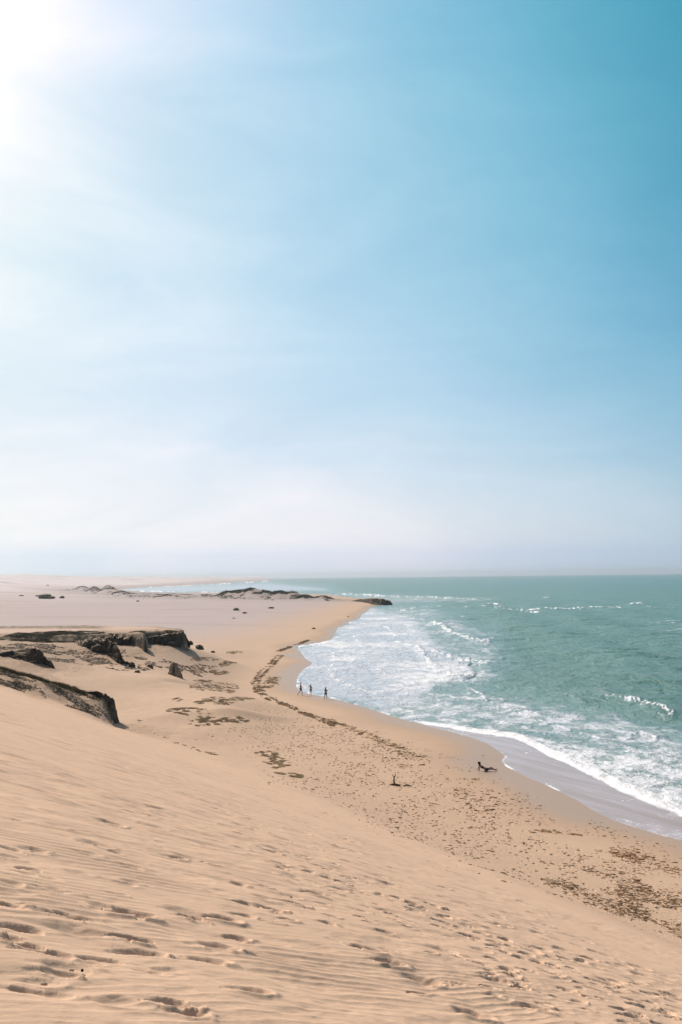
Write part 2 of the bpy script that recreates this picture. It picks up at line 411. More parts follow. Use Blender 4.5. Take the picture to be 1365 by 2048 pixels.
def add_prints():
    for (px, py, w) in FP:
        x, y, z = hit(px, py-2); d = math.hypot(x, y); old = w < 0; w = min(abs(w), 64)*(.95 if old else .84)
        sl_ = (EYE-z)/y; k = min(.367/max(sl_-.21, .06), 2.3)*random.uniform(.65, 1.0)
        L = math.hypot(1, k); ux, uy = 1/L, k/L; vx, vy = -uy, ux
        au = max(.12, w*.5*y/F*L); av = au/random.uniform(1.6, 2.4); A = min(av*.52, .062)*(.45 if old else 1.)
        e = 3*au
        ir = np.searchsorted(rs, [max(d-e, .5), d+e]); tc = math.atan2(x, y); dt = e/d
        jc = np.searchsorted(ths, [tc-dt, tc+dt])
        sl = (slice(ir[0], ir[1]), slice(jc[0], jc[1]))
        dx, dy = X[sl]-x, Y[sl]-y
        if dx.size == 0: continue
        u = (dx*ux+dy*uy)/au; v = (dx*vx+dy*vy)/av      # v grows up the slope, away from the viewer
        wob = .24*vn(dx*.9/av+px, dy*.9/av, 5)+.06*vn(dx*2.2/av+px, dy*2.2/av, 6)
        rr = np.sqrt((u+.22*v)**2+v*v)+wob
        pit = -np.exp(-(rr/.80)**2.8)*(1+.45*np.clip(v, -1, 1))
        tail = -.40*np.exp(-((u+1.1)/.75)**2-((v-.45)/.35)**2)
        rim = .38*np.exp(-((rr-1.25)/.30)**2)*(.35+.9*ss(.5, -.9, v))
        q_ = A*(pit+tail+rim); PIT[sl] = np.where(q_ < 0, np.minimum(PIT[sl], q_), np.where(PIT[sl] < -.2*A, PIT[sl], np.maximum(PIT[sl], q_)))
PIT = np.zeros_like(Z)
add_prints()
Z += PIT
# wind ripples of the dune, drawn in metres along the face
dm = DUNE*ss(40, 9, R)
wx = .30*fbm(X/1.3, Y/1.3, 3, 101)+.8*fbm(X/5, Y/5, 2, 103)
RU = X*.55+Y*.835; RV = X*.835-Y*.55          # along and across the ripple crests
ph = RV/.125+wx*3.2
rip = 1-np.abs(np.sin(ph*math.pi+.3*np.sin(2*ph*math.pi)))
amp = .0095*np.clip(.45+1.6*fbm(RU/2.6, RV/1.3, 3, 105), .12, 1.25)
Z += dm*amp*(rip*2-1)*ss(17, 8, R)
ph2 = RV/.46+1.7*fbm(X/2.5, Y/2.5, 3, 107)
Z += DUNE*ss(110, 25, R)*ss(3, 8, R)*.009*(1-2*np.abs(np.sin(ph2*math.pi)))*np.clip(fbm(RU/4, RV/2.2, 2, 109)*2+.3, 0, 1)
wl = fbm(RU/.95, RV/.45, 4, 111)
Z += DUNE*ss(130, 40, R)*.045*np.minimum(wl, .22)*ss(2, 7, R)*ss(-.35, .25, fbm(X/9, Y/6, 2, 113)+.1)
# small swales on the beach
Z += (1-DUNE)*ss(12, 25, SD)*.05*fbm(X/1.1, Y/1.3, 3, 115)*ss(400, 100, R)
# debris berms
for line, h, w in ((WR_W, .12, .5), (BERM2, .12, .4)):
    m = (R > 80) & (R < 400) & (np.abs(X) < 60)
    dd = segdist(X[m], Y[m], line)
    Z[m] += h*np.exp(-(dd/w)**2)*np.clip(.7+fbm(X[m]/1.5, Y[m]/3, 3, 117), .1, 1.4)

PX, PY = proj(X, Y, Z*0+1.0)
tr_poly = [(505,1392),(560,1400),(640,1412),(760,1450),(880,1500),(1000,1558),(1100,1612),(1200,1662),(1365,1712),(1500,1765),
           (1500,1985),(1365,1900),(1200,1850),(1050,1790),(900,1730),(780,1670),(700,1615),(620,1555),(560,1500),(500,1450)]
TPW = [at(*p, 1.0) for p in tr_poly]
mT = (R < 260) & (R > 25) & (X > -40)
tramp = np.zeros_like(X); tramp[mT] = ss(-5., 2.5, sdist(X[mT], Y[mT], TPW))
tramp *= ss(4, 9, SD)*(1-.9*DUNE)
wet = ss(8., .4, SD+2.2*fbm(X/9, Y/12, 3, 121))
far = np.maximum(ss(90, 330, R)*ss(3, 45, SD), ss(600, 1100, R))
veg = np.zeros_like(X)
mm = (R < 260) & (X < 0) & (R > 60)
pl = np.full_like(X, -99.); pl[mm] = sdist(X[mm], Y[mm], PLAT)
pp, qq = proj(X, Y, Z)
with np.errstate(invalid='ignore'):
    pp = np.nan_to_num(pp, nan=9999)
veg = np.maximum(veg, ss(-3, .2, pl)*ss(15, 7, pl)*ss(235, 190, pp)*.95)
veg = np.maximum(veg, ss(-1, .1, pl)*ss(3.5, .5, pl)*.85)
rd = np.full_like(X, 99.); m3 = (R < 130) & (X < 0) & (R > 60); rd[m3] = segdist(X[m3], Y[m3], RX)
rz = ss(-.222, -.24, X/np.maximum(Y, 1)); veg = np.maximum(veg, ss(2.6, .5, rd)*.8*rz); veg = np.maximum(veg, ss(8, 2, rd)*.30*rz)
for bx_, by_, h, wx_, wr, a in BUMPS:
    m = (np.abs(X-bx_)+np.abs(Y-by_)) < 4*(wx_+wr)
    g = np.exp(-(((X[m]-bx_)**2+(Y[m]-by_)**2)/(1.2*(wx_+wr)**2))); veg[m] = np.maximum(veg[m], g*.62)
rub2 = np.maximum(RUB*.9, ss(9, 3, rd)*.8)*(1-.0*DUNE)
nr_, nc_ = X.shape
V = np.stack([X.ravel(), Y.ravel(), Z.ravel()], 1)
Q = quads(nr_, nc_, True)
V = np.vstack([V, [[0, 0, 14.4]]])
g = new_mesh('sand_ground', V, Q, SAND)
for nm, a in (('tramp', tramp), ('wet', wet), ('far', far), ('veg', veg), ('rubble', rub2), ('dune', DUNE), ('inland_haze', ss(450, 1300, R)*ss(30, 200, SD))):
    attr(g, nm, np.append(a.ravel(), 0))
tag(g, kind='structure', label='pale sand of the dune, the beach and the far desert plain')
del V, Q, PX, PY

# ------------------------------------------------------------------ sea
rs2 = np.concatenate([geo(22, 700, .0036), geo(700, 3000, .006)[1:], geo(3000, 13000, .012)[1:]])
th2 = np.concatenate([np.arange(-21, 21.01, .055), np.arange(21.4, 40, .5), np.arange(40, 178, 4)])*D2R
SX, SY = polar(rs2, th2)
S = coast_sd(SX, SY); off = -S
qx, qy = proj(SX, SY, SX*0)
qx = np.nan_to_num(qx, nan=1e5); qy = np.nan_to_num(qy, nan=1e5)
wqx = 26*fbm(SX/9, SY/16, 4, 161); wqy = 7*fbm(SX/8, SY/14, 4, 163)
def zone(poly, soft, val, sy=1.0, warp=1.):
    P = [(a, b*sy) for a, b in poly]; return val*ss(-soft, soft, sdist(qx+wqx*warp, (qy+wqy*warp)*sy, P))
foam = np.zeros_like(SX)
lane0 = fbm(SX/9, SY/13, 4, 167)
# the wide milky surf and its looser outer edge
inner = [(560,1292),(640,1262),(680,1230),(728,1200),(800,1212),(850,1226),(872,1248),(905,1290),(960,1318),(965,1345),(930,1372),(880,1388),(850,1420),(790,1440),(700,1420),(560,1395)]
outer = [(700,1196),(860,1205),(1000,1262),(1030,1330),(1000,1385),(1100,1402),(1250,1425),(1420,1480),(2092,1640),(2900,1850),(2900,2600),(2092,2060),(1420,1750),(1100,1600),(900,1480),(560,1410),(540,1290),(700,1230)]
shal_haze = zone(outer, 40, .75, 1.6)
shal_haze = np.maximum(shal_haze, zone(inner, 50, 1., 1.6))
shal_haze = np.maximum(shal_haze, zone([(200,1173),(540,1160),(660,1172),(700,1186),(200,1190)], 30, .95, 3., .35))  # far bay paled like milky water: haze painted into the sea colour
foam = np.maximum(foam, zone(outer, 38, 1., 1.6)*np.clip(.60+.22*lane0, .44, .74))
lane = fbm(SX/13, SY/20, 4, 165)
foam = np.maximum(foam, zone(inner, 45, 1., 1.6)*np.clip(.66+.36*lane, .34, .86))
foam = np.maximum(foam, zone([(640,1187),(860,1190),(1000,1196),(960,1203),(780,1206),(700,1196)], 4, .62, 2.5))
bandlow = [(800,1437),(860,1447),(900,1453),(960,1462),(1030,1470),(1065,1485),(1100,1505),(1140,1520),(1190,1545),(1240,1570),(1290,1590),(1365,1622),(1440,1655),(2092,1872),(2900,2180)]
bandup = [(2900,1960),(2092,1730),(1440,1540),(1365,1522),(1260,1505),(1180,1490),(1100,1473),(1030,1458),(960,1450),(880,1438),(800,1428)]
foam = np.maximum(foam, zone(bandlow+bandup, 12, .76, 1.0, .5))
low = np.exp(-(segdist(qx, qy, bandlow)/np.clip(6+(qx-900)*.030, 5, 19))**2)*ss(780, 860, qx)
foam = np.maximum(foam, low*1.12)
STROKES = [
 ([(960,1402),(1040,1428),(1120,1456),(1230,1490),(1365,1528)],4.5,.80,.45),([(1000,1372),(1080,1384),(1150,1398),(1195,1418)],3.5,.66,.3),([(940,1432),(1010,1446),(1090,1470)],4,.78,.3),([(860,1360),(940,1382),(1010,1400)],3,.72,.3),
 ([(700,1244),(760,1252),(830,1262)],2.2,.9,.2),([(720,1222),(790,1230),(850,1240)],2.,.9,.2),([(610,1304),(680,1300),(770,1304)],2.,.88,.1),([(1120,1500),(1230,1530),(1365,1575)],5,.9,.3),
 ([(640,1190),(700,1189),(760,1192),(850,1193),(990,1200)],2.4,.85,.5),([(700,1197),(800,1199),(860,1198)],1.8,.75,.3),
 ([(780,1215),(860,1213),(930,1213),(1010,1212)],2.0,.75,.4),([(965,1209),(985,1207),(1002,1210)],2.4,1.05,.7),
 ([(990,1217),(1060,1219),(1140,1216),(1240,1214)],2.4,.85,.6),([(1045,1222),(1085,1225)],2.2,.9,.5),([(1262,1209),(1272,1206),(1284,1207)],2.2,1.05,.8),
 ([(1292,1214),(1350,1216)],1.3,.75,.3),([(795,1224),(815,1219),(832,1215)],2.6,.9,.5),([(905,1236),(938,1232)],2.,.75,.4),
 ([(935,1262),(1012,1258)],1.4,.7,.3),([(970,1330),(1035,1326)],1.6,.7,.2),([(900,1258),(980,1276),(1060,1280)],2.,.55,.3),
 ([(868,1246),(882,1250),(895,1259)],5,1.1,1.3),([(885,1256),(905,1268),(935,1278),(972,1285)],5.5,1.1,1.1),
 ([(838,1298),(850,1312),(865,1330),(885,1345),(905,1353)],6,1.1,.9),([(900,1354),(925,1357),(944,1350)],5,1.15,1.2),([(860,1305),(920,1322),(972,1332)],9,.95,.5),
 ([(940,1380),(962,1388),(972,1402)],5,1.0,.6),([(1030,1422),(1050,1424),(1078,1431)],5,1.0,.6),([(880,1404),(905,1408)],4,.9,.4),([(1000,1448),(1060,1455)],5,.75,.3),
 ([(1198,1386),(1235,1400),(1270,1405)],4.5,.85,.7),([(1262,1404),(1300,1414),(1345,1430)],5.5,.98,.8),([(1215,1398),(1290,1412),(1330,1436)],9,.66,.0),([(1262,1472),(1284,1466),(1312,1476)],4.,1.0,.6),
 ([(665,1298),(668,1322),(656,1342),(668,1358),(720,1378),(775,1396)],3.4,.95,.2),([(775,1254),(790,1272),(785,1282),(835,1290)],2.6,1.05,.3),
 ([(704,1266),(716,1284)],3,1.0,.2),([(650,1285),(700,1262)],3,.9,.1),([(600,1383),(660,1394),(740,1416),(800,1436)],1.7,.95,0),
 ([(594,1370),(597,1353),(610,1341),(640,1329)],1.6,1.15,0),([(596,1362),(606,1374),(624,1389)],1.6,1.15,0),([(592,1294),(620,1290),(665,1281)],2.2,1.1,0),
 ([(1003,1522),(1009,1513),(1050,1507),(1070,1500)],1.5,.82,0),([(1003,1521),(1012,1533),(1035,1545),(1050,1553)],1.5,.98,0),
 ([(1090,1569),(1102,1563)],1.5,.85,0),([(1168,1610),(1182,1604),(1240,1602),(1300,1597)],1.5,.80,0),([(1167,1609),(1195,1627),(1228,1642)],1.5,.9,0),
 ([(1003,1320),(1060,1312)],1.5,.55,.3),([(1100,1345),(1130,1348)],1.5,.5,.3), ([(250,1181.5),(330,1183),(440,1184.5)],1.4,1.1,0),([(300,1174.5),(420,1169),(540,1162.5)],1.2,1.05,0),([(660,1187),(760,1189)],1.8,1.,.3),
 ([(745,1330),(775,1352),(830,1368)],2.6,.95,.2),([(690,1312),(740,1322),(800,1318)],2.2,.85,.2),([(640,1360),(690,1372)],2.,.9,.1),([(830,1385),(900,1392),(960,1412)],2.4,.85,.3),
 ([(1085,1195),(1100,1194)],1.2,.8,.3),([(1140,1240),(1165,1242)],1.4,.6,.3)]
crest = np.zeros_like(SX)
for pts, w, st, hgt in STROKES:
    xs_ = [p[0] for p in pts]; ys_ = [p[1] for p in pts]
    m = (qx > min(xs_)-8*w) & (qx < max(xs_)+8*w) & (qy > min(ys_)-8*w) & (qy < max(ys_)+8*w)
    if not m.any(): continue
    wob = w*(1.15+1.5*fbm(qx[m]/11, qy[m]/5, 4, len(pts)+int(w*10)))
    d = segdist(qx[m], qy[m], pts)
    foam[m] = np.maximum(foam[m], st*(.74+.85*fbm(qx[m]/4.5, qy[m]/2.2, 4, 77))*np.exp(-(d/np.maximum(wob, .5*w))**2))
    if hgt: crest[m] = np.maximum(crest[m], hgt*.36*np.exp(-(d/(w*1.3))**2)*(.8+.5*fbm(qx[m]/9, qy[m]/9, 2, 3)))
# white line at the water's edge
foam = np.maximum(foam, 1.0*np.exp(-((off-.15)/.35)**2)*ss(500, 60, R.max()*0+np.hypot(SX, SY))*np.clip(.55+.9*fbm(SX/4, SY/4, 3, 131), .2, 1))
swp = [(820,1442),(900,1455),(960,1464),(1030,1474),(1065,1489),(1100,1509),(1140,1524),(1190,1549),(1240,1574),(1290,1594),(1365,1626),(1440,1659),(2092,1876),(2900,2185),
       (2900,2700),(2092,2060),(1365,1740),(1200,1650),(1000,1560),(960,1500),(820,1450)]
swash = zone(swp, 4, 1., 1., .25)
thin = np.zeros_like(foam)
foam = np.where((swash > .5) & (foam < .6), foam*(1-swash), foam)
# far whitecaps are rare
RS = np.hypot(SX, SY)
amp = ss(2, 30, off)*(1-.95*swash)
w1 = fbm(SX/16, SY/11, 4, 141); w1 = 1-2*np.abs(w1)
w2 = fbm(SX/4.5, SY/3.4, 4, 143); w2 = 1-2*np.abs(w2)
swl = np.sin(off/4.1+1.4*fbm(SX/50, SY/50, 2, 171))*ss(6, 30, off)*ss(420, 150, off)*(.5+fbm(SX/30, SY/30, 2, 173))
ZS = amp*(.42*swl+(.55*w1*ss(900, 200, RS)+.2*w2*ss(350, 60, RS))*.8-.2)*ss(0, 60, off)**.5 + crest*ss(1, 8, off)
ZS = ZS*(1-.9*ss(.3, .8, zone(inner, 22, 1., 1.6))*(crest < .1)*.6)
foam = np.maximum(foam, .74*ss(.84, 1.0, w1+.42*fbm(SX/60, SY/60, 2, 147))*ss(30, 120, off)*ss(600, 300, RS))
o = new_mesh('sea_water', np.stack([SX.ravel(), SY.ravel(), ZS.ravel()], 1), quads(*SX.shape, False), SEA)
attr(o, 'foam', foam.ravel()); attr(o, 'swash', swash.ravel()); attr(o, 'shallow_haze', shal_haze.ravel()); attr(o, 'turbid', ss(900, 120, off).ravel())
tag(o, kind='structure', label='teal sea with white surf breaking along the curved beach')
del SX, SY, ZS, S, foam, qx, qy

# ------------------------------------------------------------------ rocks
def n3(p, s, o=4, seed=0):
    return mnoise.fractal(Vector((p[0]/s+seed, p[1]/s-seed, p[2]/s+seed*.3)), 1.0, 2.1, o, noise_basis='PERLIN_ORIGINAL')
def rock_face(name, label, top, bot, zb, depth, backdir=(0, 1), n=70, amp=.45, seed=1, drop=.5, lean=.35, parent=None, cat='rock', jag=1.0, sink=1.0):
    xs = np.linspace(top[0][0], top[-1][0], n)
    yt = np.interp(xs, [p[0] for p in top], [p[1] for p in top]); yb = np.interp(xs, [p[0] for p in bot], [p[1] for p in bot])
    bl = math.hypot(*backdir); bd = (backdir[0]/bl, backdir[1]/bl)
    rows = []; NF, NB = 26, 12
    for i, px in enumerate(xs):
        z0 = np.interp(px, [p[0] for p in zb], [p[1] for p in zb]) if isinstance(zb, list) else zb
        bx, by = at(px, yb[i], z0); r = math.hypot(bx, by)
        d = ray(px, yt[i]); dl = math.hypot(d[0], d[1]); k = (r+lean)/dl; tx, ty, tz = d[0]*k, d[1]*k, EYE+d[2]*k
        tz = max(tz, z0+.02); hh = tz-z0
        e = min(1., min(i, n-1-i)/(n*.08)+.02)
        tz += jag*min(.32*hh, .6)*n3((tx*1.0, ty, 0), .8, 5, seed)*e
        col = []
        ux, uy = -bx/r, -by/r
        for j in range(NF+1):
            v = j/NF; z = (z0-sink)*(1-v)+tz*v; x = bx*(1-v)+tx*v; y = by*(1-v)+ty*v
            a = min(amp, .35*hh+.05)*e
            q = a*(n3((x, y, z), 1.5, 5, seed)*1.0+.5*n3((x*.3, y*.3, z*1.6), .8, 3, seed+9)) +.38*a*(abs(((z+.35*n3((x,y,0),2.2,2,seed))*1.25) % 1.0-.5)*2-.5)+.35*a*n3((x, y, z), .45, 3, seed+5)-.25*a*math.sin(v*math.pi)
            col.append((x+ux*q, y+uy*q, z+.3*q))
        dep = depth*(.25+.75*e)
        for j in range(1, NB+1):
            v = j/NB; x = tx+bd[0]*dep*v; y = ty+bd[1]*dep*v
            z = tz-drop*hh*v**2; 
            if j >= NB-1: z = tz-hh-sink*(.5 if j == NB-1 else 1)
            z += .75*min(amp, .3*hh)*n3((x, y, z), 1.0, 5, seed+3)
            col.append((x, y, z))
        rows.append(col)
    m = len(rows[0]); V = [p for c in rows for p in c]; Fc = []
    for i in range(n-1):
        for j in range(m-1):
            Fc.append((i*m+j, (i+1)*m+j, (i+1)*m+j+1, i*m+j+1))
        Fc.append((i*m+m-1, (i+1)*m+m-1, (i+1)*m, i*m))
    Fc.append(tuple(range(m-1, -1, -1))); Fc.append(tuple((n-1)*m+j for j in range(m)))
    o = new_mesh(name, V, Fc, ROCK, parent, smooth=True)
    bm = bmesh.new(); bm.from_mesh(o.data); bmesh.ops.recalc_face_normals(bm, faces=bm.faces); bm.to_mesh(o.data); bm.free()
    if parent is None: tag(o, label, cat)
    return o
rock_face('rock_outcrop', 'dark rock end of the near dune ridge, lowest of the cliffs at the left edge',
          [(176,1392),(184,1386),(200,1386),(212,1389),(222,1395),(229,1401),(232,1412),(235,1428),(239,1443)],
          [(176,1396),(190,1404),(200,1412),(212,1424),(225,1436),(239,1444)], [(176,5.8),(200,5.16),(212,4.5),(225,3.76),(239,2.67)], 4.0, (-.9, .35), seed=3, amp=.5)
rock_face('rock_outcrop', 'jagged dark rock ledge at the left edge, behind the grassy near ridge',
          [(4,1306),(22,1303),(40,1306),(58,1309),(63,1300),(72,1299),(84,1306),(95,1318),(106,1330),(113,1341),(119,1355)],
          [(4,1312),(30,1318),(50,1328),(70,1340),(90,1350),(105,1358),(119,1361)], [(4,6.6),(50,5.6),(90,4.2),(119,3.5)], 6, (-.75, .65), seed=11, amp=.55)
rock_face('rock_ledge', 'low broken rock ledge at the left edge beside the jagged dark one',
          [(-60,1306),(0,1309),(18,1312),(40,1318),(50,1326)],[(-60,1316),(0,1322),(18,1328),(40,1334),(50,1334)], [(-60,6.2),(50,5.2)], 4, (-.6,.8), seed=15, amp=.5, n=50)
rock_face('cliff', 'largest dark cliff, under the grassy left end of the flat-topped plateau',
          [(132,1300),(150,1292),(175,1284),(196,1281),(214,1282),(232,1290),(240,1306),(246,1316),(256,1323),(266,1331),(270,1339)],
          [(132,1306),(150,1318),(165,1326),(190,1333),(215,1339),(240,1344),(262,1343),(270,1342)], [(132,4.9),(165,4.0),(215,3.3),(270,3.3)], 8, (-.5, .86), seed=21, amp=.8, n=110)
rock_face('cliff', 'overhanging dark cliff in the middle of the plateau front, right of the largest cliff',
          [(214,1275),(235,1275),(262,1275),(286,1274.5),(292,1279),(294,1292),(296,1304)],
          [(214,1300),(235,1301),(252,1298),(268,1297),(280,1301),(290,1306),(296,1306)], [(214,5.4),(260,5.3),(296,5.0)], 6, (-.25, .97), seed=27, amp=.5, n=70)
rock_face('cliff', 'thin dark cliff edge at the right tip of the flat-topped plateau',
          [(290,1275.5),(310,1272.5),(335,1270),(352,1267.5),(366,1266.5),(371,1269),(375,1276),(381,1287)],
          [(290,1277),(310,1277),(335,1279),(352,1284),(366,1287),(375,1287),(381,1289)], [(290,6.7),(335,6.3),(381,5.1)], 5, (-.3, .95), seed=31, amp=.3, n=70, sink=.6)
rock_face('rock_pinnacle', 'lone dark pointed rock standing on the sand below the plateau',
          [(326,1356),(333,1352.5),(339,1350),(340,1345.5),(345,1344.5),(346.5,1328),(349.5,1325),(352,1327),(355,1331),(359,1336.5),(361,1342),(365,1350),(368,1361)],
          [(326,1357),(340,1356.5),(352,1358),(362,1361),(368,1362)], 2.6, 1.6, (-.5, .87), seed=41, amp=.25, n=60, jag=.15, drop=.35)
rock_face('boulder', 'small dark wedge boulder on the sand between the cliffs and the pinnacle',
          [(275,1359),(280,1357.5),(288,1357),(294,1358.5),(295,1364),(295.5,1370)],[(275,1361),(284,1366),(292,1370),(295.5,1371)], 2.7, 1.2, (-.6,.8), seed=43, amp=.18, n=36, jag=.4)
rock_face('boulder', 'brown boulder below the overhanging cliff, above the small dark wedge',
          [(284,1334),(289,1330),(296,1328),(304,1330),(307,1333),(307.5,1341)],[(284,1335),(292,1338),(302,1341.5),(307.5,1342)], 3.4, 1.5, (-.6,.8), seed=47, amp=.2, n=36, jag=.4)
rock_face('rock_shelf', 'long low dark rock shelf jutting into the surf at the headland tip',
          [(700,1203),(712,1199.5),(735,1197.5),(755,1197.5),(770,1199),(778,1202.5),(784,1206.5)],
          [(700,1204),(725,1206),(745,1209),(765,1209.5),(784,1209)], .3, 24, (.1, 1), seed=51, amp=.8, n=70, lean=2, drop=.3, jag=.5)

def boulder(name, label, px, py, w, h, cat='rock', mat=ROCK, zb=None, seed=None, flat=.8, group=None):
    x, y, z = hit(px, py); r = math.hypot(x, y); a = w*.5*r/F; hz = h*r/F
    bm = bmesh.new(); bmesh.ops.create_icosphere(bm, subdivisions=4, radius=1); sd_ = seed or px*.37
    for v in bm.verts:
        p = v.co.copy(); k = 1+.38*mnoise.noise(p*1.2+Vector((sd_, 0, 0)))+.22*mnoise.noise(p*3.1+Vector((0, sd_, 0)))-.18*abs(mnoise.noise(p*2.2+Vector((0, 0, sd_))))
        v.co = Vector((p.x*k*a, p.y*k*a*flat, p.z*k*hz*.75+hz*.28))
    me = bpy.data.meshes.new(name); bm.to_mesh(me); bm.free(); me.shade_smooth(); me.materials.append(mat)
    o = bpy.data.objects.new(name, me); COL.objects.link(o); o.location = (x, y, z); o.rotation_euler.z = -math.atan2(x, y)
    return tag(o, label, cat, group)
boulder('boulder', 'dark block half way up the plateau tip debris, nearest the cliff', 381, 1290, 11, 8)
boulder('boulder', 'larger boulder at the lower end of the debris off the plateau tip', 400, 1299, 16, 9)
boulder('boulder', 'small stone lying right of all plateau tip debris', 426, 1305, 8, 3.5)
boulder('boulder', 'round boulder at the right foot of the largest cliff', 264, 1334, 13, 9)
boulder('boulder', 'flat stone on the sand right of the largest cliff foot', 275, 1345, 12, 4)
boulder('boulder', 'big low grey rock far off on the plain at the left', 93, 1197.5, 30, 8.5, flat=.6)
boulder('boulder', 'low small rock touching the left side of the big far plain rock', 78, 1193, 13, 3.5)
boulder('boulder', 'small dark rock just right of the big far plain rock', 125, 1196.5, 9, 4)
boulder('boulder', 'tiny rock left of the big far plain rock', 43, 1192, 8, 2)
boulder('pebble', 'tiny black pebble alone on the rippled dune sand at the bottom left', 165, 1942, 5, 4, cat='pebble', mat=mat_flat('black_stone', (.02,.02,.02), (.04,.035,.03), 60))

# ------------------------------------------------------------------ scattered clumps
def clump_mesh(seed, nl=16, flat=.6):
    r = random.Random(seed); V = []; Fc = []
    for k in range(nl):
        c = Vector((r.gauss(0, .4), r.gauss(0, .4), abs(r.gauss(.15, .28))*flat)); s = r.uniform(.16, .38)
        a = Vector((r.uniform(-1, 1), r.uniform(-1, 1), r.uniform(-.3, 1))).normalized(); b = a.orthogonal().normalized()
        b.rotate(Matrix.Rotation(r.uniform(0, 6.28), 3, a)); i = len(V)
        V += [c-a*s*.6, c+b*s*.45, c+a*s, c-b*s*.45]; Fc.append((i, i+1, i+2, i+3))
    return np.array([tuple(v) for v in V]), np.array(Fc)
CL = [clump_mesh(s) for s in range(8)]
def blade_mesh(seed, nl=12):
    r = random.Random(seed); V = []; Fc = []
    for k in range(nl):
        an = r.uniform(0, 6.28); c = Vector((r.gauss(0, .25), r.gauss(0, .25), 0)); l = r.uniform(.5, 1.1)
        t = c+Vector((math.cos(an)*l*.5, math.sin(an)*l*.5, l)); w = Vector((-math.sin(an), math.cos(an), 0))*.06; i = len(V)
        V += [c-w, c+w, t+w*.2, t-w*.2]; Fc.append((i, i+1, i+2, i+3))
    return np.array([tuple(v) for v in V]), np.array(Fc)
BL = [blade_mesh(s) for s in range(8)]
def flake_mesh(seed):
    r = random.Random(seed); n = 7; V = []; Fc = []
    L = r.uniform(1.4, 3.0)
    for lev, (sc, h) in enumerate(((1, -.05), (.7, .28))):
        for k in range(n):
            a = 6.283*k/n; q = r.uniform(.65, 1.15)*sc; V.append((math.cos(a)*q*L*.5, math.sin(a)*q*.5, h*r.uniform(.6, 1.3)))
    V.append((0, 0, .32))
    for k in range(n):
        k2 = (k+1) % n; Fc.append((k, k2, n+k2)); Fc.append((k, n+k2, n+k)); Fc.append((n+k, n+k2, 2*n))
    return np.array(V), np.array(Fc)
FL = [flake_mesh(s) for s in range(10)]
def scatter(name, pts, sizes, lib, mat, squash=1., align=None, smooth=False):
    Vs, Fs = [], []; base = 0
    for i, (p, s) in enumerate(zip(pts, sizes)):
        V, Fc = lib[random.randrange(len(lib))]
        a = random.uniform(0, 6.283) if align is None else align+random.gauss(0, .45)
        ca, sa = math.cos(a), math.sin(a)
        x = V[:, 0]*ca-V[:, 1]*sa; y = V[:, 0]*sa+V[:, 1]*ca
        Vs.append(np.stack([x*s+p[0], y*s+p[1], V[:, 2]*s*squash+p[2]], 1)); Fs.append(Fc+base); base += len(V)
    return new_mesh(name, np.vstack(Vs), np.vstack(Fs), mat, smooth=smooth)
def hits_many(pxs):
    out = []
    for px, py in pxs: out.append(hit(px, py))
    return out
def ground_pts(ws):
    a = np.array(ws); z = height(a[:, 0].copy(), a[:, 1].copy()); return np.column_stack([a, z])
def patch_px(cx, cy, hw, hh, n, thr=-.05, sc=1.0, seed=0, slope=0.):
    """world points whose sight lines fall in an ellipse; kept where a clumpy noise is high"""
    c = hit(cx, cy); e1 = hit(cx+hw, cy+slope*hw); e2 = hit(cx, cy+hh)
    a = np.array([e1[0]-c[0], e1[1]-c[1]]); b = np.array([e2[0]-c[0], e2[1]-c[1]])
    if np.hypot(*b) > 12: b *= 12/np.hypot(*b)
    u = np.random.default_rng(int(cx+cy)); q = u.uniform(-1, 1, (n*3, 2)); q = q[(q**2).sum(1) < 1]
    w = np.array(c[:2])+q[:, :1]*a+q[:, 1:]*b
    k = fbm(w[:, 0]/sc, w[:, 1]/(sc*1.6), 3, seed+int(cx))-.16*(q**2).sum(1)
    return ground_pts(w[k > thr][:n])

PATCH = [
 ((410,1318,28,4,900),.0,'thin smooth plant patch just right of the cliffs, topmost on the left'),
 ((470,1305,17,3,500),.0,'small dark plant patch at the top right of the hummocks'),
 ((398,1334,30,5,1500),.0,'broad olive plant patch level with the pinnacle rock'),
 ((455,1326,23,6,1500),-.0,'dark plant mound at the upper right of the pinnacle rock'),
 ((420,1345,38,5,1600),.0,'wide ragged plant patch at the foot of the dark mound'),
 ((405,1362,20,2.6,500),.0,'narrow curved strip of plants below the pinnacle rock'),
 ((432,1376,46,6,2200),-.03,'long plant patch slanting across the sand below the narrow strip'),
 ((354,1399,11,4,260),.0,'smallest isolated plant clump left of the middle hummocks'),
 ((420,1400,30,6,900),-.12,'scattered plant clumps rising to the right in the middle of the hummocks'),
 ((472,1398,38,6,1500),.0,'long ragged plant patch pointing right toward the seaweed line'),
 ((372,1421,38,8,1800),.0,'pale ragged plant patch, lowest at the left of the hummocks'),
 ((412,1445,34,10,1900),.0,'darkest plant patch at the bottom of the hummocks'),
 ((468,1440,30,7,900),.05,'thin broken plant patch at the bottom right of the hummocks'),
 ((535,1508,24,6,500),.05,'upper part of the twiggy plant clump lying alone low on the beach'),
 ((552,1526,28,11,1100),.1,'densest dark twiggy plant clump lying alone low on the beach'),
 ((583,1550,34,4,500),.15,'trailing row of small clumps below the lone twiggy clump')]
for (cx, cy, hw, hh, n), sl, lab in PATCH:
    p = patch_px(cx, cy, hw, hh, int(n*1.3), .03, .42, 7, sl)
    if len(p) < 5: continue
    o = scatter('creeping_plant', p, np.random.default_rng(int(cx)).uniform(.06, .19, len(p)), CL, CREEP, .6)
    tag(o, lab, 'plant', 'creeping plants on the beach hummocks')
